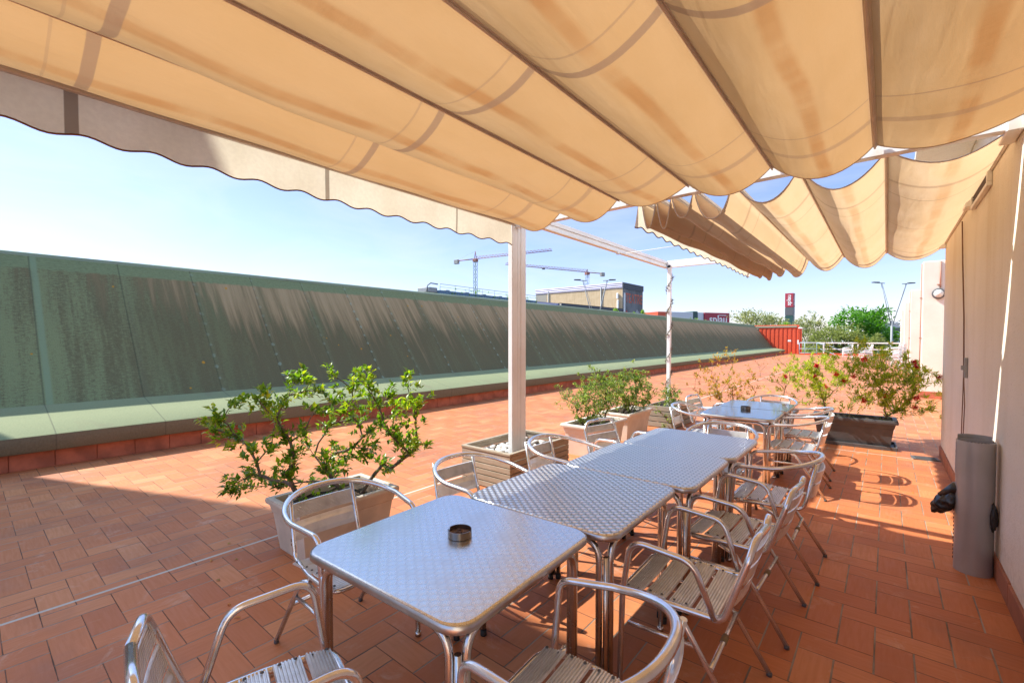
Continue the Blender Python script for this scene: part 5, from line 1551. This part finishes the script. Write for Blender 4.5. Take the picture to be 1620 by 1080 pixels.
# ------------------------------------------------------------------ trees
def tree(label, c, rad, base_z, mleaf, n_cl, n_leaf, L, W, seed, name='tree', group='trees beyond the terrace', low=-0.6, droop=0.0, lumps=9, trunk_r=0.22):
    t = thing(name, label, 'tree', (c.x, c.y, base_z), 0, group)
    q = random.Random(seed)
    cz = c.z - base_z
    # lumpy crown: sub-crowns at different sizes
    subs = []
    for k in range(lumps):
        a = q.uniform(0, 2 * PI); rr = q.uniform(.25, .78); zz = q.uniform(low, .62)
        subs.append((Vector((math.cos(a) * rr * rad[0], math.sin(a) * rr * rad[1], cz + zz * rad[2])), q.uniform(.26, .46)))
    cls = []
    for (s, k) in subs:
        for _ in range(max(3, n_cl // lumps)):
            v = Vector((q.gauss(0, 1), q.gauss(0, 1), q.gauss(0, 1))).normalized() * (q.random() ** .4)
            cls.append((s.x + v.x * rad[0] * k, s.y + v.y * rad[1] * k, s.z + v.z * rad[2] * k * 1.05))
    # trunk and limbs
    mb = MB(); fork = Vector((0, 0, max(.8, cz - rad[2] * .75)))
    mb.tube([(0, 0, 0), (q.uniform(-.1, .1), 0, fork.z * .6), fork], [trunk_r, trunk_r * .8, trunk_r * .65], 8)
    for (s, k) in subs:
        m_ = fork.lerp(s, .5) + Vector((0, 0, rad[2] * .08)); mb.tube([fork, m_, s], [trunk_r * .5, trunk_r * .3, trunk_r * .12], 5)
    mb.build('trunk', m_trunk, t)
    lf = MB()
    for p in cls:
        p = Vector(p); out = (p - Vector((0, 0, cz))).normalized() + Vector((0, 0, .3 - droop))
        for k in range(n_leaf):
            d = (out * .7 + Vector((q.gauss(0, .7), q.gauss(0, .7), q.gauss(0, .5) - droop))).normalized()
            pp = p + Vector((q.gauss(0, 1), q.gauss(0, 1), q.gauss(0, .8))) * (rad[0] * .075)
            add_leaf(lf, pp, d, Vector((q.gauss(0, .6), q.gauss(0, .6), 1)), L * q.uniform(.7, 1.3), W * q.uniform(.8, 1.2))
    lf.build('crown', mleaf, t)
    return t
def ptree(label, u, v, Z, ru, rv, mleaf, *a, **k):
    c = at(u, v, Z); s = Z / F_PX
    return tree(label, c, (ru * s, ru * s, rv * s), G0, mleaf, *a, **k)
ptree('bright green spreading tree beyond the railing, largest of the row', 1352, 518, 74, 52, 34, m_leaf_tree, 230, 15, .62, .26, 1, lumps=16, low=-.5, droop=.15)
ptree('tree lobe of bright green reaching right beside the street lamp', 1398, 530, 78, 22, 24, m_leaf_tree, 60, 14, .6, .25, 2, droop=.2)
ptree('dense rounded olive-green tree in front of the bright one', 1325, 540, 62, 44, 27, m_leaf_olive, 260, 18, .34, .13, 3, lumps=18, low=-.6)
ptree('low olive-green tree right of the rounded one', 1375, 546, 62, 26, 20, m_leaf_olive, 110, 16, .34, .13, 4, lumps=9)
ptree('pale grey-green tree beside the red screen', 1280, 530, 68, 26, 34, m_leaf_pale, 130, 15, .42, .15, 5, lumps=12)
ptree('pale loose-crowned tree beyond the upstand, left of the sign tower', 1195, 512, 82, 42, 24, m_leaf_pale, 170, 15, .5, .18, 6, lumps=14)
ptree('low pale tree at the foot of the sign tower', 1262, 515, 90, 22, 18, m_leaf_pale, 70, 14, .5, .18, 7)
ptree('lime-green tree at far right beside the fin walls', 1422, 540, 70, 16, 36, m_leaf_lime, 70, 14, .5, .2, 8)
ptree('small lime-green treetop in front of the mural wall', 1010, 500, 70, 14, 12, m_leaf_lime, 30, 13, .38, .14, 9)
ptree('lime-green twigs of a treetop in front of the annex', 972, 497, 70, 12, 8, m_leaf_lime, 22, 10, .36, .13, 10)
ptree('lime-green treetop in front of the grey retail panels', 1100, 510, 85, 13, 11, m_leaf_lime, 26, 12, .45, .16, 12)
ptree('pale green treetop just above the upstand near the red wall', 1240, 522, 75, 20, 14, m_leaf_lime, 50, 13, .45, .16, 13)
hg = MB(); q = random.Random(77)
for k in range(5200):
    u = q.uniform(1255, 1440); p = at(u, q.uniform(548, 585), q.uniform(60, 72))
    add_leaf(hg, p, Vector((q.gauss(0, 1), q.gauss(0, 1), q.gauss(.4, .6))), Vector((0, 0, 1)), q.uniform(.3, .6), .2)
tag(hg.build('hedge', m_leaf_olive), 'dark hedge foliage below the trees behind the railing', 'hedge', None, 'stuff')
